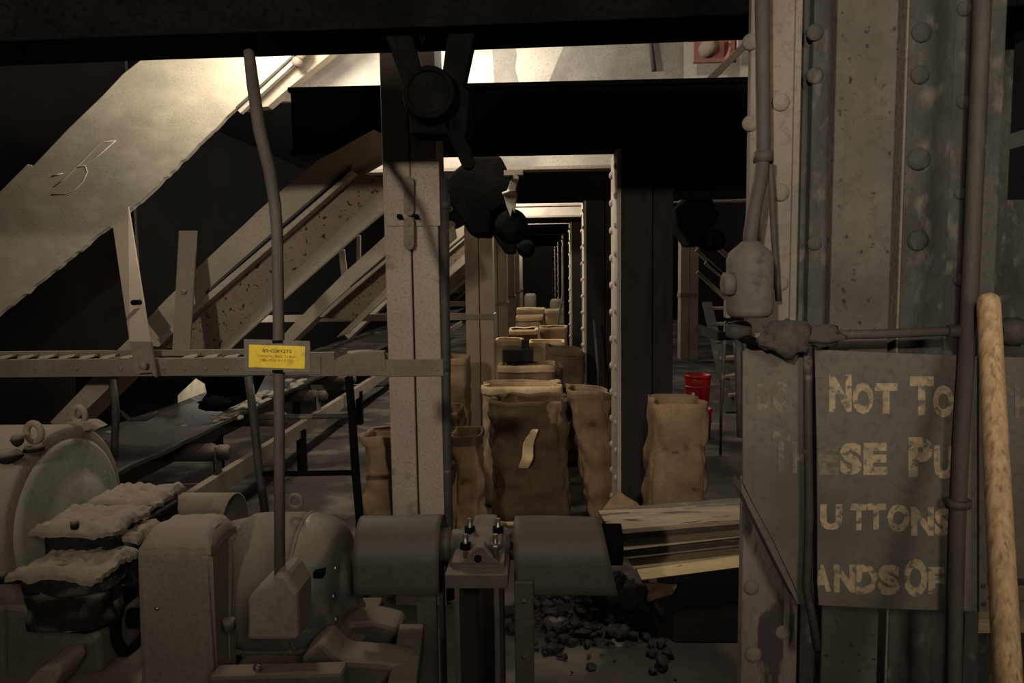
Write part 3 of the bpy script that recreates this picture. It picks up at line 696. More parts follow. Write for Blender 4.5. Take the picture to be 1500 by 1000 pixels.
# shaft line
YS = 2.12; cs = P(700, 797, YS)
t = thing('drive_shaft', 'thick dusty drive shaft running between the two sheet guards', 'shaft')
link('shaft', MB(lathe, (0, YS, cs.z), (1, 0, 0), [(P(530, 797, YS).x, .045), (P(905, 797, YS).x, .045)], 28), 'cover', t)
link('collar', MB(lathe, (0, YS, cs.z), (1, 0, 0), [(P(640, 797, YS).x, .05), (P(662, 797, YS).x, .05)], 28), 'cover', t)
link('coupling', MB(lathe, (0, YS, cs.z), (1, 0, 0), [(P(770, 797, YS).x, .07), (P(880, 797, YS).x, .07), (P(880, 797, YS).x, .06), (P(910, 797, YS).x, .06)], 28), 'black', t)
done(t)
def half_cover(xl, xr0, xr1, zc, r, drop, flare=0):
    def fn(u, v):
        a = -math.radians(8) + u * math.radians(196)
        if u < .12: y, z = -r, -drop * (1 - u / .12)
        elif u > .88: y, z = r, -drop * ((u - .88) / .12)
        else:
            a = math.pi * (1 - (u - .12) / .76); y, z = r * math.cos(a), r * math.sin(a)
        k = 1 - (z + drop) / (r + drop)
        x = xl + (xr0 + (xr1 - xr0) * k - xl) * v
        return Vector((x, YS + y, zc + z + .004 * noise.noise(Vector((x * 9, a * 2, 1)))))
    return fn
zc = PZ(808, YS, 600)
t = thing('shaft_guard', 'rolled sheet guard over the shaft, next to the motor', 'guard', 'sheet guards over the drive shaft')
link('sheet', MB(sheet, half_cover(P(514, 800, 2.0).x, P(641, 800, 2.0).x, P(641, 800, 2.0).x, zc, R_(55, YS), .085), 28, 14, (0, .004, -.003)), 'cover', t)
for x in (614, 636): link('leg', MB(box, P(x - 3, 900, 2.05).x, P(x + 3, 900, 2.05).x, 2.2, 2.26, -.03, zc - .05), 'frame', t)
link('leg_plate', MB(pbox, 612, 852, 640, 1000, 2.18, .02, z0=-.03), 'frame', t)
done(t)
t = thing('shaft_guard', 'scratched sheet guard over the shaft, in front of the board stack', 'guard', 'sheet guards over the drive shaft')
link('sheet', MB(sheet, half_cover(P(752, 800, 2.0).x, P(884, 800, 2.0).x, P(906, 800, 2.0).x, zc, R_(53, YS), .085), 28, 14, (0, .004, -.003)), 'cover', t)
link('leg', MB(pbox, 754, 852, 782, 1000, 2.0, .03, z0=-.03), 'cover', t, .003)
for y in (880, 962): link('bolt', MB(dome, P(768, y, 2.0), (0, -1, 0), .008), 'cover', t)
done(t)
# pillow block on its stand
t = thing('pillow_block', 'small split bearing block holding the shaft on a steel stand', 'bearing')
link('housing', MB(slab, [(668, 838), (672, 822), (684, 806), (684, 796), (722, 796), (722, 806), (732, 822), (737, 838)], 1.99, .26), 'frame', t, .012)
link('bearing_ring', MB(lathe, (P(676, 797, 2.0).x, YS, cs.z), (1, 0, 0), [(0, .05), (.006, .057), (P(734, 797, 2.0).x - P(676, 797, 2.0).x - .006, .057), (P(734, 797, 2.0).x - P(676, 797, 2.0).x, .05)], 28), 'frame', t)
for x in (684, 733 - 6):
    for dy in (-.06, .07):
        p = P(x, 793, 2.0) + Vector((0, dy + .02, 0))
        b_ = link('clamp_bolt', MB(tube, [p + Vector((0, 0, -.03)), p + Vector((0, 0, .036))], .0075, 10), 'chrome', t)
        link('nut', MB(hexnut, p + Vector((0, 0, -.005)), (0, 0, 1), .0165, .016), 'chrome' if dy < 0 and x > 700 else 'black', b_)
link('seat_plate', MB(pbox, 661, 822, 739, 840, 1.97, .28), 'frame', t, .004)
link('gusset_boss', MB(slab, [(672, 826), (698, 800), (708, 800), (732, 826)], 1.955, .05), 'frame', t, .004)
link('grease_nipple', MB(dome, P(700, 818, 1.955), (0, -1, 0), .011), 'black', t)
done(t)
t = thing('bearing_stand', 'steel stand with two upright bars under the small bearing block', 'stand')
link('top_plate', MB(pbox, 652, 841, 744, 862, 1.93, .34), 'frame', t, .003)
for x in (667, 725): link('leg', MB(pbox, x, 861, x + 7, 1000, 1.94, .3, z0=-.03), 'frame', t, .002)
link('back_panel', MB(pbox, 676, 861, 724, 1000, 2.12, .02, z0=-.03), 'concrete', t)
done(t)
# bits of steelwork at the foot of the frame
solo('frame_post', MB(pbox, 523, 868, 534, 1000, 2.5, .08, z0=-.03), 'soot', 'black post standing behind the motor base frame', 'post')

# ================================================================== NEAR RIVETED COLUMN
DN = 1.55
def vx(px, py=400, d=DN): return P(px, py, d).x
t = thing('riveted_column', 'big soot grey riveted built-up column standing behind the DO NOT TOUCH sign', 'column')
ZT = 3.1
def strip(nm, p0, p1, d, tt, mm, z0=-.03, z1=ZT, bev=.003): return link(nm, MB(box, vx(p0, 400, d), vx(p1, 400, d), d, d + tt, z0, z1), mm, t, bev)
zs = PZ(700, DN, 1130)
strip('flange_plate', 1095, 1158, DN, .022, 'nearstrip', zs)
strip('flange_plate', 1094, 1180, DN - .005, .03, 'peel', -.03, zs)
strip('flange_angle', 1158, 1168, DN - .006, .2, 'nearstrip')
strip('web_recess', 1160, 1222, DN + .075, .03, 'nearcol')
strip('angle_plate', 1184, 1219, DN + .05, .03, 'nearcol')
strip('cover_plate', 1217, 1304, DN + .02, .05, 'coverpl')
strip('groove_web', 1300, 1322, DN + .07, .02, 'soot')
strip('edge_lip', 1316, 1320, DN + .015, .06, 'nearstrip')
strip('channel_plate', 1320, 1386, DN + .03, .04, 'nearcol')
strip('channel_plate', 1384, 1436, DN + .045, .04, 'nearcol')
strip('outer_flange', 1436, 1458, DN - .02, .34, 'nearcol')
strip('outer_flange', 1097, 1450, DN + .3, .03, 'soot')
for px, py, dd, r in [(1143, 150, DN, .020), (1143, 282, DN, .020), (1143, 415, DN, .018), (1099, 62, DN, .018), (1099, 181, DN, .018),
        (1193, 48, DN + .05, .019), (1193, 111, DN + .05, .019), (1193, 356, DN + .05, .017),
        (1349, 48, DN + .03, .022), (1347, 110, DN + .03, .021), (1345, 233, DN + .03, .026), (1344, 352, DN + .03, .024),
        (1412, 13, DN + .045, .017), (1411, 149, DN + .045, .017), (1407, 283, DN + .045, .015), (1405, 410, DN + .045, .015),
        (1100, 860, DN - .005, .018), (1103, 958, DN - .005, .02), (1146, 926, DN - .005, .018)]:
    link('rivet', MB(dome, P(px, py, dd), (0, -1, 0), r * .92, .5), 'nearcol' if px > 1150 else 'nearstrip', t)
done(t)
# junction box and conduits on the column
t = thing('junction_box', 'grey cylindrical junction box with conduit from above, hung beside the riveted column', 'box')
dj = 1.43; c = P(1098, 412, dj); r = R_(33, dj); zt2, zb2 = PZ(372, dj, 1098) - c.z, PZ(464, dj, 1098) - c.z
link('body', MB(lathe, c, (0, 0, 1), [(zb2, r * .8), (zb2 + .006, r * .95), (zb2 + .012, r), (zt2 - .01, r), (zt2 + .003, r * .9), (zt2 + .02, r * .45), (zt2 + .024, r * .36)], 32), 'jbox', t)
link('side_boss', MB(lathe, P(1074, 416, dj - .02), (-1, 0, 0), [(0, .022), (.018, .022), (.021, .016)], 20), 'jbox', t)
p = link('conduit', MB(tube, [P(1116, -60, dj + .04), P(1117, 100, dj + .04), P(1118, 225, dj + .04), P(1114, 262, dj + .03), P(1104, 310, dj), P(1099, 345, dj), P(1098, 372, dj)], .0135, 14), 'conduit', t)
link('coupling', MB(tube, [P(1118, 222, dj + .04), P(1118, 238, dj + .04)], .019, 14), 'conduit', p)
link('branch_conduit', MB(tube, [P(1126, 228, dj + .045), P(1130, 270, dj + .05), P(1133, 340, dj + .06), P(1138, 412, dj + .08), P(1140, 440, dj + .09)], .006, 10), 'conduit', t)
link('lug', MB(pbox, 1063, 440, 1072, 466, dj, .02), 'nearstrip', t, .003)
done(t)
t = thing('conduit_fitting', 'small black tee fitting and hose below the grey junction box', 'fitting')
m = MB(lathe, P(1062, 484, 1.5), (1, 0, 0), [(0, .014), (.02, .02), (.04, .02), (.05, .014)], 16); link('tee_body', m, 'pipe', t)
link('cross_pipe', MB(tube, [P(1052, 492, 1.5), P(1078, 492, 1.5), P(1110, 502, 1.47), P(1160, 507, 1.46)], .009, 10), 'black', t)
link('hose', MB(tube, [P(1064, 470, 1.5), P(1060, 520, 1.5), P(1057, 590, 1.5)], .004, 8), 'pipe', t)
link('drop_pipe', MB(tube, [P(1080, 496, 1.5), P(1082, 520, 1.49), P(1086, 640, 1.49)], .009, 10), 'pipe', t)
done(t)
DS = 1.47
t = thing('cross_conduit', 'thin horizontal conduit across the riveted column, above the painted sign', 'conduit')
link('pipe', MB(tube, [P(1170, 491, DS - .02), P(1290, 489, DS - .02), P(1408, 484, DS - .02)], .009, 12), 'conduit', t)
link('end_fitting', MB(lathe, P(1388, 485, DS - .02), (1, 0, 0), [(0, .012), (.02, .014), (.03, .01)], 12), 'pipe', t)
done(t)
m = MB(lump, P(1152, 494, DS - .04), (.042, .03, .036), 12, .45); m(lump, P(1200, 492, DS - .03), (.045, .018, .02), 15, .5); m(lump, P(1122, 500, DS - .03), (.018, .018, .016), 17, .4)
solo('rag', m, 'rag', 'stiff dusty rag bundled round the conduit above the painted sign', 'rag')
t = thing('wall_conduit', 'tall vertical conduit with a coupling crossing in front of the painted sign', 'conduit')
pts = [P(1440, -80, DS - .01), P(1436, 60, DS - .01), P(1426, 300, DS - .015), P(1418, 480, DS - .03), P(1408, 640, DS - .03), P(1402, 780, DS - .03), P(1396, 1010, DS - .03)]
q = pts[-1]; q2 = q + (pts[-1] - pts[-2]) * (q.z / (pts[-2].z - q.z))
link('pipe', MB(tube, pts + [Vector((q2.x, q2.y, 0))], .0145, 16), 'conduit', t)
link('coupling', MB(tube, [P(1404, 731, DS - .03), P(1404, 742, DS - .03)], .022, 16), 'conduit', t)
link('clip', MB(pbox, 1388, 733, 1424, 739, DS - .02, .02), 'conduit', t)
done(t)
# painted sign
t = thing('warning_sign', 'grey sheet metal sign with worn DO NOT TOUCH lettering on the riveted column', 'sign')
link('sign_sheet', MB(slab, [(1088, 514), (1180, 511), (1290, 516), (1446, 522), (1446, 896), (1310, 892), (1176, 885), (1160, 850), (1132, 790), (1102, 735), (1088, 706)], DS, .006), 'sheet', t, .001)
link('edge_strip', MB(slab, [(1434, 522), (1446, 522), (1446, 896), (1434, 896)], DS - .006, .006), 'sheet', t, .001)
m = MB(slab, [(1086, 706), (1102, 735), (1132, 790), (1160, 850), (1176, 885), (1168, 884), (1150, 850), (1123, 796), (1096, 742), (1086, 720)], DS + .005, .06); link('turned_edge', m, 'sheet', t)
for y in (858, 884): link('rivet', MB(dome, P(1440, y, DS - .006), (0, -1, 0), .005), 'pipe', t)
dl = DS - .0013
letters('lettering', [('N', 1214, 548, 1247, 603), ('O', 1248, 560, 1279, 606), ('T', 1281, 561, 1314, 606), ('T', 1332, 551, 1367, 608), ('O', 1366, 564, 1397, 611)], dl, 'paint', t)
letters('lettering', [('S', 1230, 648, 1262, 695), ('E', 1264, 648, 1299, 695), ('P', 1330, 640, 1366, 698), ('U', 1367, 652, 1398, 701)], dl, 'paint', t)
letters('lettering', [('U', 1201, 738, 1233, 776), ('T', 1245, 737, 1270, 776), ('T', 1269, 737, 1297, 775), ('O', 1299, 738, 1332, 778), ('N', 1334, 742, 1367, 784), ('S', 1368, 744, 1392, 784)], dl, 'paint', t)
letters('lettering', [('A', 1190, 826, 1217, 866), ('N', 1221, 826, 1252, 867), ('D', 1253, 826, 1285, 869), ('S', 1285, 826, 1318, 871), ('O', 1323, 817, 1358, 874), ('F', 1359, 830, 1382, 869)], dl, 'paint', t)
letters('faded_lettering', [('D', 1108, 562, 1128, 600), ('O', 1130, 558, 1156, 602)], dl, 'paintfade', t)
letters('faded_lettering', [('T', 1130, 631, 1158, 690), ('H', 1160, 646, 1184, 692), ('E', 1198, 648, 1228, 695)], dl, 'paintfade', t)
done(t)
t = thing('sign_panel', 'second grey panel with faint letters, behind the wooden handle', 'sign')
link('panel', MB(slab, [(1456, 522), (1600, 526), (1600, 852), (1456, 846)], 1.6, .006), 'sheet', t, .001)
letters('lettering', [('C', 1462, 566, 1482, 610), ('H', 1486, 566, 1508, 612)], 1.5985, 'paintfade', t)
done(t)
t = thing('front_tube', 'thin dark tube running down the face of the painted sign', 'tube')
link('tube', MB(tube, [P(1183, 500, DS - .02), P(1183, 600, DS - .02), P(1185, 760, DS - .02), P(1181, 860, DS - .02), P(1190, 905, DS - .02), P(1197, 950, DS - .02)], .0085, 12), 'pipe', t)
link('wire', MB(tube, [P(1190, 510, DS - .012), P(1193, 640, DS - .012), P(1194, 760, DS - .012), P(1194, 850, DS - .012), P(1200, 955, DS - .015)], .004, 8), 'black', t)
done(t)
# wooden handle leaning on the column
a, b = P(1448, 446, 1.38), P(1476, 1000, 1.12)
dirn = (b - a).normalized(); e = a + dirn * (a.z / -dirn.z)
m = MB(tube, [a - dirn * .02, a - dirn * .018, a - dirn * .012, a, a + (b - a) * .5, b, e], [.006, .013, .0175, .0193, .0198, .0205, .022], 24)
solo('wooden_pole', m, 'wood', 'pale worn wooden tool handle with rounded end, leaning before the riveted column', 'handle')
t = thing('pipe_fitting', 'knobbly iron pipe fitting sticking out beside the top of the wooden handle', 'fitting')
link('fitting', MB(lathe, P(1462, 486, 1.5), (1, 0, 0), [(0, .02), (.02, .03), (.038, .03), (.045, .022), (.05, 0)], 10), 'pipe', t)
link('neck', MB(tube, [P(1462, 490, 1.5), P(1462, 490, 1.62)], .012, 10), 'pipe', t); done(t)
# steel column further right
t = thing('flanged_column', 'dim grey steel column at the edge, behind the wooden handle', 'column')
link('flange', MB(box, P(1452, 400, 2.3).x, P(1471, 400, 2.3).x, 2.3, 2.6, -.03, 3.0), 'nearcol', t, .003)
link('web_plate', MB(box, P(1473, 400, 2.3).x, P(1640, 400, 2.3).x, 2.31, 2.58, -.03, PZ(292, 2.3, 1480)), 'nearcol', t, .003)
done(t)
m = MB(bar, P(1430, 222, 2.6), P(1640, 160, 2.6), .05, .06); solo('slanted_bar', m, 'nearcol', 'dim slanted bar high up beside the grey column at the edge', 'bar')
m = MB(slab, [(1420, 907), (1640, 903), (1640, 925), (1420, 927)], 1.9, .2, ); solo('loose_board', m, 'plank', 'end of a pale board lying low behind the wooden handle', 'board')

# ================================================================== BOARDS AND FLOOR CLUTTER
bd = [((876, 747), (893, 776), (1120, 738), (1120, 757), 3.05, 'plank', 'topmost wide dusty board of the slanting board stack'),
      ((893, 777), (897, 790), (1120, 759), (1120, 770), 3.06, 'plankdark', 'grey weathered board, second from the top of the board stack'),
      ((897, 792), (903, 807), (1120, 772), (1120, 783), 3.07, 'plank', 'dusty board, third from the top of the board stack'),
      ((900, 808), (922, 818), (1120, 785), (1120, 796), 3.08, 'plankdark', 'grey weathered board, fourth from the top of the board stack'),
      ((920, 819), (928, 833), (1120, 798), (1120, 812), 3.09, 'plank', 'dusty board just above the palest one in the board stack'),
      ((934, 837), (940, 849), (1120, 813), (1120, 826), 3.05, 'plankpale', 'palest board, lowest of the slanting board stack')]
for i, (tl, bl, tr, br, dd, mm, lab) in enumerate(bd):
    m = MB(); k = .30
    a = [P(tl[0], tl[1], dd + (.02 if i else .14)), P(bl[0], bl[1], dd)]; b = [P(tr[0], tr[1], dd + (.02 if i else .14)), P(br[0], br[1], dd)]
    ext = [p + (p - q) * .35 for p, q in zip(b, a)]
    th = (a[0] - a[1]); back = Vector((0, .24, .02))
    if i == 0:
        lo = Vector((0, 0, -.022)); hexa(m.bm, [a[0] + Vector((0, .0, 0)), a[1], a[1] + lo, a[0] + lo], [ext[0], ext[1], ext[1] + lo, ext[0] + lo])
    else: hexa(m.bm, [a[0], a[1], a[1] + back, a[0] + back], [ext[0], ext[1], ext[1] + back, ext[0] + back])
    o = solo('wooden_board', m, mm, lab, 'board', 'boards in the slanting stack', bevel=.002)
m = MB(box, P(985, 850, 3.12).x, P(1250, 850, 3.12).x, 3.12, 3.55, -.03, .325); solo('timber_block', m, 'concrete', 'dark heavy block holding up the board stack', 'block', bevel=.02)
def crumple(pts, d, t, seed, amp=.03, n=10):
    """crumpled sheet over a quad of pixels"""
    q = [P(x, y, dd) for x, y, dd in pts]
    def fn(u, v):
        p = (q[0] * (1 - u) + q[1] * u) * (1 - v) + (q[3] * (1 - u) + q[2] * u) * v
        s_ = Vector((seed * 2.3, seed, 0))
        return p + Vector((noise.noise(p * 9 + s_), noise.noise(p * 9 + s_ + Vector((5, 0, 0))) * 2, noise.noise(p * 9 + s_ + Vector((0, 7, 0))))) * amp
    m = MB(sheet, fn, n, n, (0, t, -t)); return m
solo('paper_scrap', crumple([(940, 850, 3.1), (992, 848, 3.1), (984, 868, 3.08), (950, 884, 3.15)], 3, .003, 2), 'sack', 'scrap of brown paper crumpled under the left end of the board stack'.replace('left ', 'loose '), 'paper')
solo('paper_scrap', crumple([(868, 770, 3.36), (905, 718, 3.5), (935, 742, 3.48), (945, 775, 3.34)], 3, .003, 3), 'sack', 'folded brown paper flap rising behind the topmost board', 'paper')
solo('paper_scrap', crumple([(716, 776, 2.28), (722, 760, 2.3), (757, 756, 2.3), (754, 790, 2.28)], 3, .003, 5, .02), 'cream', 'cream paper scrap showing behind the bearing block bolts', 'paper')
m = MB(lump, P(930, 878, 3.3), (.09, .09, .07), 5, .5); m(lump, P(895, 872, 3.35), (.09, .08, .08), 7, .5); m(lump, P(915, 905, 3.35), (.12, .09, .06), 9, .5); solo('crushed_bag', m, 'rubble', 'crushed black bag under the end of the board stack', 'bag')
m = MB(); random.seed(3)
def mound(u, v):
    x, y = -.1 + .75 * u, 3.0 + .9 * v; h = .13 * math.exp(-((x - .25) ** 2 / .05 + (y - 3.5) ** 2 / .07)); q = Vector((x * 18, y * 18, 0))
    return Vector((x, y, -.03 + h + (.025 * noise.noise(q) + .02 * abs(noise.noise(q * 2.3))) * min(1, h * 20)))
m(sheet, mound, 50, 60, (0, 0, -.02))
for k in range(420):
    x = .22 + random.gauss(0, .15); y = 3.4 + random.gauss(0, .2); rr = random.choice((.006, .009, .012, .016, .022, .03)) * random.uniform(.7, 1.2)
    h = .12 * math.exp(-((x - .25) ** 2 / .05 + (y - 3.5) ** 2 / .07))
    m(lump, (x, y, h - .01 + rr * .4), (rr * random.uniform(.8, 1.5), rr * random.uniform(.8, 1.4), rr * .8), k, .7, 1, 2.2, False)
solo('coke_rubble', m, 'rubble', 'heap of black coke rubble on the floor under the scratched guard', 'rubble', kind='stuff')
m = MB(lump, P(970, 968, 2.9), (.03, .04, .018), 4, .5, 2); solo('stone', m, 'rubble', 'small pale lump lying alone on the bare floor', 'stone')

# ================================================================== SACKS
def sack(x0, x1, ytop, d, label, mm='sack', dep=.34, lean=(0, 0), seed=1, wr=.018, taper=.94, rim=True, inner='sackdark', xtop=None, fold=None, group='paper sacks', rimm=None, slope=0):
    """upright open paper sack: x0..x1 pixel width at the base, ytop pixel height of its mouth, d its front distance"""
    cx = (P(x0, 600, d).x + P(x1, 600, d).x) / 2; w = (P(x1, 600, d).x - P(x0, 600, d).x) / 2; cy = d + dep / 2
    zt = PZ(ytop, d, (x0 + x1) / 2); t = thing('paper_sack', label, 'sack', group)
    n = 72; H = 30
    if xtop: tx0, tx1 = P(xtop[0], ytop, d).x, P(xtop[1], ytop, d).x
    else: tx0, tx1 = cx - w * taper + lean[0], cx + w * taper + lean[0]
    def ringpts(k, shrink=0):
        z = zt * k; ccx = cx + ((tx0 + tx1) / 2 - cx) * k; ww = w + ((tx1 - tx0) / 2 - w) * k - shrink; dd = dep / 2 - shrink; out = []
        for i in range(n):
            a = i * 2 * math.pi / n; ca, sa = math.cos(a), math.sin(a); e = .38
            x_, y_ = math.copysign(abs(ca) ** e, ca), math.copysign(abs(sa) ** e, sa)
            if abs(x_) > .8: x_ *= 1 - .16 * max(0, 1 - abs(y_) * 2.2) * (.35 + .65 * k)          # side gusset folded in
            p = Vector((ccx + ww * x_, cy + lean[1] * k + dd * y_, z + slope * ca * (k ** 3)))
            q = Vector((p.x * 6 + seed * 3.7, p.y * 6 + seed, p.z * 3.6)); q += Vector((noise.noise(q * .7), noise.noise(q * .7 + Vector((5, 5, 5))), 0)) * .8
            dv, _ = noise.voronoi(q); cr = min(dv[1] - dv[0], .5) / .5 - .5
            q2 = Vector((p.x * 13 - seed, p.y * 13, p.z * 9 + seed)); dv2, _ = noise.voronoi(q2); cr2 = min(dv2[1] - dv2[0], .5) / .5 - .5
            off = (wr * 1.1 * cr + wr * .35 * cr2 + wr * .5 * noise.noise(q * .5)) * (1 if k < .93 else .45)
            p += Vector((ca, sa, 0)) * off
            if k > .9: p.z += .010 * noise.noise(Vector((p.x * 9, p.y * 9, seed))) + .004 * noise.noise(Vector((p.x * 40, p.y * 40, seed)))
            out.append(p)
        return out
    bm = bmesh.new(); rows = [[bm.verts.new(p) for p in ringpts(k / H)] for k in range(H + 1)]
    rows += [[bm.verts.new(p) for p in ringpts(k / H, .006)] for k in range(H, H - 10, -1)]
    for q, r_ in zip(rows, rows[1:]):
        for i in range(n): face(bm, (q[i], q[(i + 1) % n], r_[(i + 1) % n], r_[i]), True)
    face(bm, rows[0][::-1]); face(bm, rows[-1])
    mbx = MB(); mbx.bm.free(); mbx.bm = bm; body = link('sack_body', mbx, mm, t)
    if rim:
        bm = bmesh.new(); rr = []
        for kk, ex in ((1 - .05 / zt, .0065), (1 - .025 / zt, .0055), (1.001, .0035), (1.003, .0), (.995, -.009)):
            row = []
            for p in ringpts(kk):
                dv = Vector((p.x - (tx0 + tx1) / 2, p.y - cy - lean[1], 0)).normalized(); row.append(bm.verts.new(p + dv * ex))
            rr.append(row)
        for q, r_ in zip(rr, rr[1:]):
            for i in range(n): face(bm, (q[i], q[(i + 1) % n], r_[(i + 1) % n], r_[i]), True)
        mbx = MB(); mbx.bm.free(); mbx.bm = bm; link('folded_rim', mbx, rimm or mm, t)
    if fold: fold(t)
    return done(t)
sack(948, 1046, 592, 3.86, 'lone upright brown paper sack standing in front of the red buckets', seed=2, xtop=(958, 1041), wr=.028, rim=False)
def flap(t):
    m = crumple([(774, 630, 4.5), (784, 632, 4.5), (777, 686, 4.47), (759, 682, 4.47)], 4.5, .003, 9, .03, 8); link('torn_flap', m, 'cream', t)
sack(712, 838, 588, 4.55, 'wide shade darkened brown paper sack with a torn front, foremost of the aisle pile', 'sackdark', seed=5, wr=.042, xtop=(716, 834), fold=flap, rim=False)
sack(706, 822, 567, 4.98, 'paper sack with clean cream mouth, directly behind the torn front sack', 'cream', seed=8, xtop=(704, 824), wr=.012)
sack(862, 912, 574, 4.68, 'brown paper sack leaning against the pale edged black portal column', 'sack', seed=11, xtop=(830, 897), wr=.034, dep=.3, slope=-.02)
sack(655, 706, 640, 3.95, 'crinkled brown sack with bright folds, beside the riser pipe', 'sack', seed=14, wr=.045, taper=.9, dep=.3, rimm='sackdark')
sack(526, 590, 640, 3.95, 'brown paper sack half hidden behind the hinged column, beyond the pipe barrier', 'sack', seed=17, wr=.04, dep=.3, xtop=(524, 585))
sack(728, 812, 536, 5.6, 'paper sack with a dark carton on its mouth, behind the cream mouthed sack', 'sack', seed=20, xtop=(728, 814), wr=.01, rimm='cream')
sack(806, 862, 512, 6.1, 'dark folded paper sack behind the leaning one, by the pale edged portal', 'sackdark', seed=23, xtop=(800, 857), wr=.015, slope=-.03)
sack(725, 766, 499, 6.7, 'pale cream paper sack against the second channel column', 'cream', seed=26, wr=.01, xtop=(724, 766))
sack(776, 828, 502, 6.8, 'pale cream paper sack standing right behind the dark folded one', 'cream', seed=29, wr=.01, xtop=(775, 828))
sack(747, 786, 483, 7.6, 'brown open sack farther down the aisle, behind the two pale cream sacks', 'sackdark', seed=32, wr=.012, xtop=(745, 788), rimm='cream')
sack(792, 830, 480, 7.7, 'brown square topped sack far down the aisle next to the leaning pole', 'sack', seed=35, wr=.012, xtop=(790, 832), rimm='sack')
sack(758, 794, 452, 9.2, 'far bright cream sack at the end of the visible sack rows, nearer the columns', 'cream', seed=38, wr=.02, xtop=(757, 797))
sack(798, 824, 453, 9.4, 'far bright cream sack at the end of the visible sack rows, nearer the portals', 'cream', seed=41, wr=.02, xtop=(796, 824))
sack(756, 798, 464, 8.6, 'brown topped sack just before the far bright cream sacks', 'sack', seed=44, wr=.012)
sack(652, 684, 525, 6.0, 'brown sack visible between the hinged column and the second channel column', 'sack', seed=47, wr=.015, xtop=(652, 685))
sack(650, 692, 604, 4.9, 'low brown sack behind the riser pipe, above the crinkled bright one', 'sackdark', seed=50, wr=.03, xtop=(648, 672))
m = MB(pbox, 736, 512, 781, 531, 5.75, .2, z0=PZ(534, 5.6, 770) + .004); m(pbox, 764, 498, 775, 513, 5.8, .06); solo('carton', m, 'carton', 'flat dark carton lying across the mouth of a paper sack', 'carton', bevel=.004)
# buckets
def bucket(x0, x1, yt, yb, d, label):
    t = thing('bucket', label, 'bucket', 'red plastic buckets')
    cx = (P(x0, 570, d).x + P(x1, 570, d).x) / 2; r = (P(x1, 570, d).x - P(x0, 570, d).x) / 2; zt = PZ(yt, d, x0); zbk = PZ(yb, d, x0); h = zt - zbk; cy = d + r
    o = Vector((cx, cy, zbk))
    link('tub', MB(lathe, o, (0, 0, 1), [(0, r * .84), (h * .7, r * .93), (h, r * .97), (h, r * .93), (h * .3, r * .86), (h * .3, 0)], 40), 'red', t)
    link('rim', MB(lathe, o, (0, 0, 1), [(h * .9, r * .97), (h * .92, r), (h, r), (h, r * .95)], 40, cap=False), 'red', t)
    link('band', MB(ring, o + Vector((0, 0, h * .66)), (0, 0, 1), r * .95, r * .03, 40, 8), 'red', t)
    link('handle', MB(ring, o + Vector((0, -.004, h * .64)), (0, .0, 1), r * 1.0, .004, 40, 6), 'chrome', t)
    def st(u, v):
        a = math.radians(232 + 14 * u); rr = r * .925 + .003
        return Vector((cx + rr * math.cos(a), cy + rr * math.sin(a), zbk + h * (.12 + .36 * v)))
    link('sticker', MB(sheet, st, 5, 2, (0, -.002, 0)), 'white', t)
    return done(t)
DBK = 7.0
zl = PZ(598, DBK, 1026); 
bucket(1006, 1046, 551, 598, DBK, 'upper red plastic bucket with white sticker, showing above the lone paper sack')
bucket(1008, 1048, 601, 655, DBK - .0, 'lower red plastic bucket, mostly hidden behind the lone paper sack')
t = thing('crate', 'dark crate under the red buckets, behind the lone paper sack', 'crate')
link('side', MB(box, P(1004, 600, DBK).x, P(1046, 600, DBK).x, DBK - .02, DBK + .3, -.03, PZ(655.5, DBK, 1026)), 'carton', t); done(t)
# ================================================================== SIDE AISLE BEHIND THE BUCKETS
t = thing('steel_stair', 'dim steel stair in the gap beside the riveted column, beyond the red buckets', 'stair')
for k in range(6):
    z = .15 + k * .19; y = 9.6 + k * -.0 + (5 - k) * -.22
    link('tread', MB(box, 2.2, 3.0, y, y + .24, z, z + .03), 'rail', t)
link('stringer', MB(bar, (2.2, 8.4, 0), (2.2, 9.7, 1.2), .12, .03), 'pipe', t); link('stringer', MB(bar, (3.0, 8.4, 0), (3.0, 9.7, 1.2), .12, .03), 'pipe', t)
done(t)
for i, (x0, y0, x1, y1, w) in enumerate(((1020, 366, 1100, 440, 5), (1034, 384, 1110, 446, 6), (1036, 350, 1110, 410, 6), (1022, 398, 1100, 472, 5))):
    solo('side_chute_rib', MB(bar, P(x0, y0, 9.0), P(x1, y1, 9.0), R_(w, 9), .06), 'rail', ('thin dim rib slanting across the side aisle, lower inner one', 'thin dim rib slanting across the side aisle, broad middle one', 'thin dim rib slanting across the side aisle, topmost one', 'thin dim rib slanting across the side aisle, lowest one')[i], 'rib')
t = thing('side_rail', 'dark sloping handrail beam in the side aisle above the stair', 'rail')
link('rail', MB(bar, P(1022, 482, 6.5), P(1110, 512, 6.5), .08, .08), 'pipe', t)
link('post', MB(tube, [P(1062, 478, 6.4), P(1056, 600, 6.4), (P(1056, 600, 6.4).x, 6.4, 0)], .012, 8), 'pipe', t); done(t)
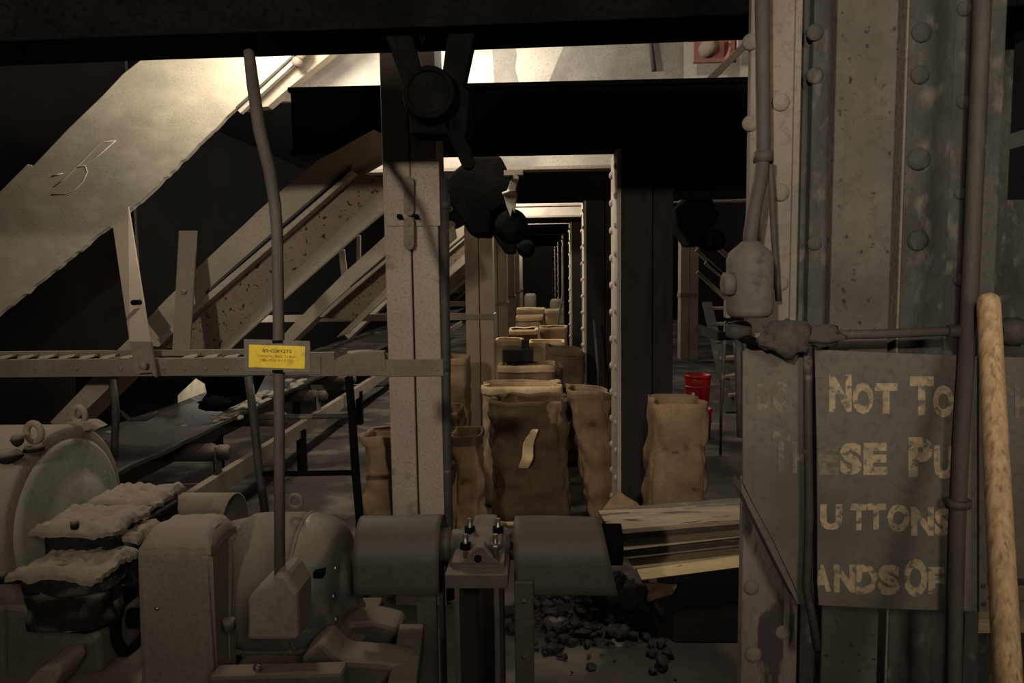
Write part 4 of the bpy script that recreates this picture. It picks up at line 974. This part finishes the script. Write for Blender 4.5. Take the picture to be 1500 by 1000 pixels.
# ================================================================== HANGING GEAR IN THE AISLE
def hanging_motor(name, label):
    d = 4.95; t = thing(name, label, 'motor', 'dark hanging gear motors')
    link('motor_body', MB(slab, [(652, 262), (690, 228), (733, 228), (742, 246), (745, 262), (757, 268), (742, 300), (722, 312), (718, 345), (690, 345), (660, 300)], d, .4), 'black', t, .02)
    link('gear_housing', MB(lathe, P(748, 330, d - .02), (0, 1, 0), [(0, .05), (.01, .09), (.05, .115), (.3, .115)], 28), 'black', t)
    link('hanger_strap', MB(pbox, 690, 215, 715, 250, d + .25, .2), 'black', t)
    done(t); return t
hm = hanging_motor('hanging_motor', 'black hanging gear motor silhouetted beside the hinged column top')
m = MB(slab, [(752, 252), (762, 250), (756, 276), (752, 284), (741, 284)], 4.93, .03); m(slab, [(737, 284), (758, 282), (754, 312), (751, 306), (748, 318), (742, 302)], 4.92, .03); m(tube, [P(736, 284, 4.92), P(748, 280, 4.91), P(756, 281, 4.92)], .012, 8)
solo('torn_plastic', m, 'plastic', 'pale torn plastic strip tied to the hanging black gear motor', 'plastic', bevel=.006)
m = MB(pbox, 738, 249, 766, 256, 4.85, .08); m(slab, [(752, 256), (758, 256), (760, 262), (752, 262)], 4.85, .05); solo('pale_bracket', m, 'flange', 'small pale bracket under the big girder, above the torn plastic', 'bracket')
dup(hm, (2.0, 2.73, 0), 'dim hanging gear motor over the side aisle, under the short lit girder')
dup(hm, (.03, 4.53, 0), 'second black hanging gear motor, farther down the sack aisle')
# drums and poles far down the aisle
for x, yt, yb, w, lab in ((777, 430, 452, 9, 'far grey drum beside the channel columns at the end of the aisle'), (815, 438, 460, 9, 'far grey drum beside the portal columns at the end of the aisle')):
    d = 14.5; c = P(x, yb, d); r = R_(w, d); t = thing('steel_drum', lab, 'drum', 'far drums')
    link('shell', MB(lathe, (c.x, d + r, 0), (0, 0, 1), [(0, r), (PZ(yt + 4, d, x), r), (PZ(yt, d, x), r * .7), (PZ(yt, d, x), 0)], 24), 'guard', t); done(t)
solo('leaning_pole', MB(tube, [(P(812, 478, 8.35).x, 8.35, 0), P(816, 478, 8.4), P(824, 432, 8.6), P(824, 360, 8.7)], .013, 8), 'pipe', 'thin pole leaning by the portals over the far sacks', 'pole')
solo('leaning_rod', MB(tube, [(P(876, 545, 6.4).x, 6.4, 0), P(876, 545, 6.4), P(870, 468, 6.55)], .012, 8), 'pipe', 'thin rod leaning in the dark beside the pale edged portal column', 'rod')
for r in list(ROOTS): done(r)
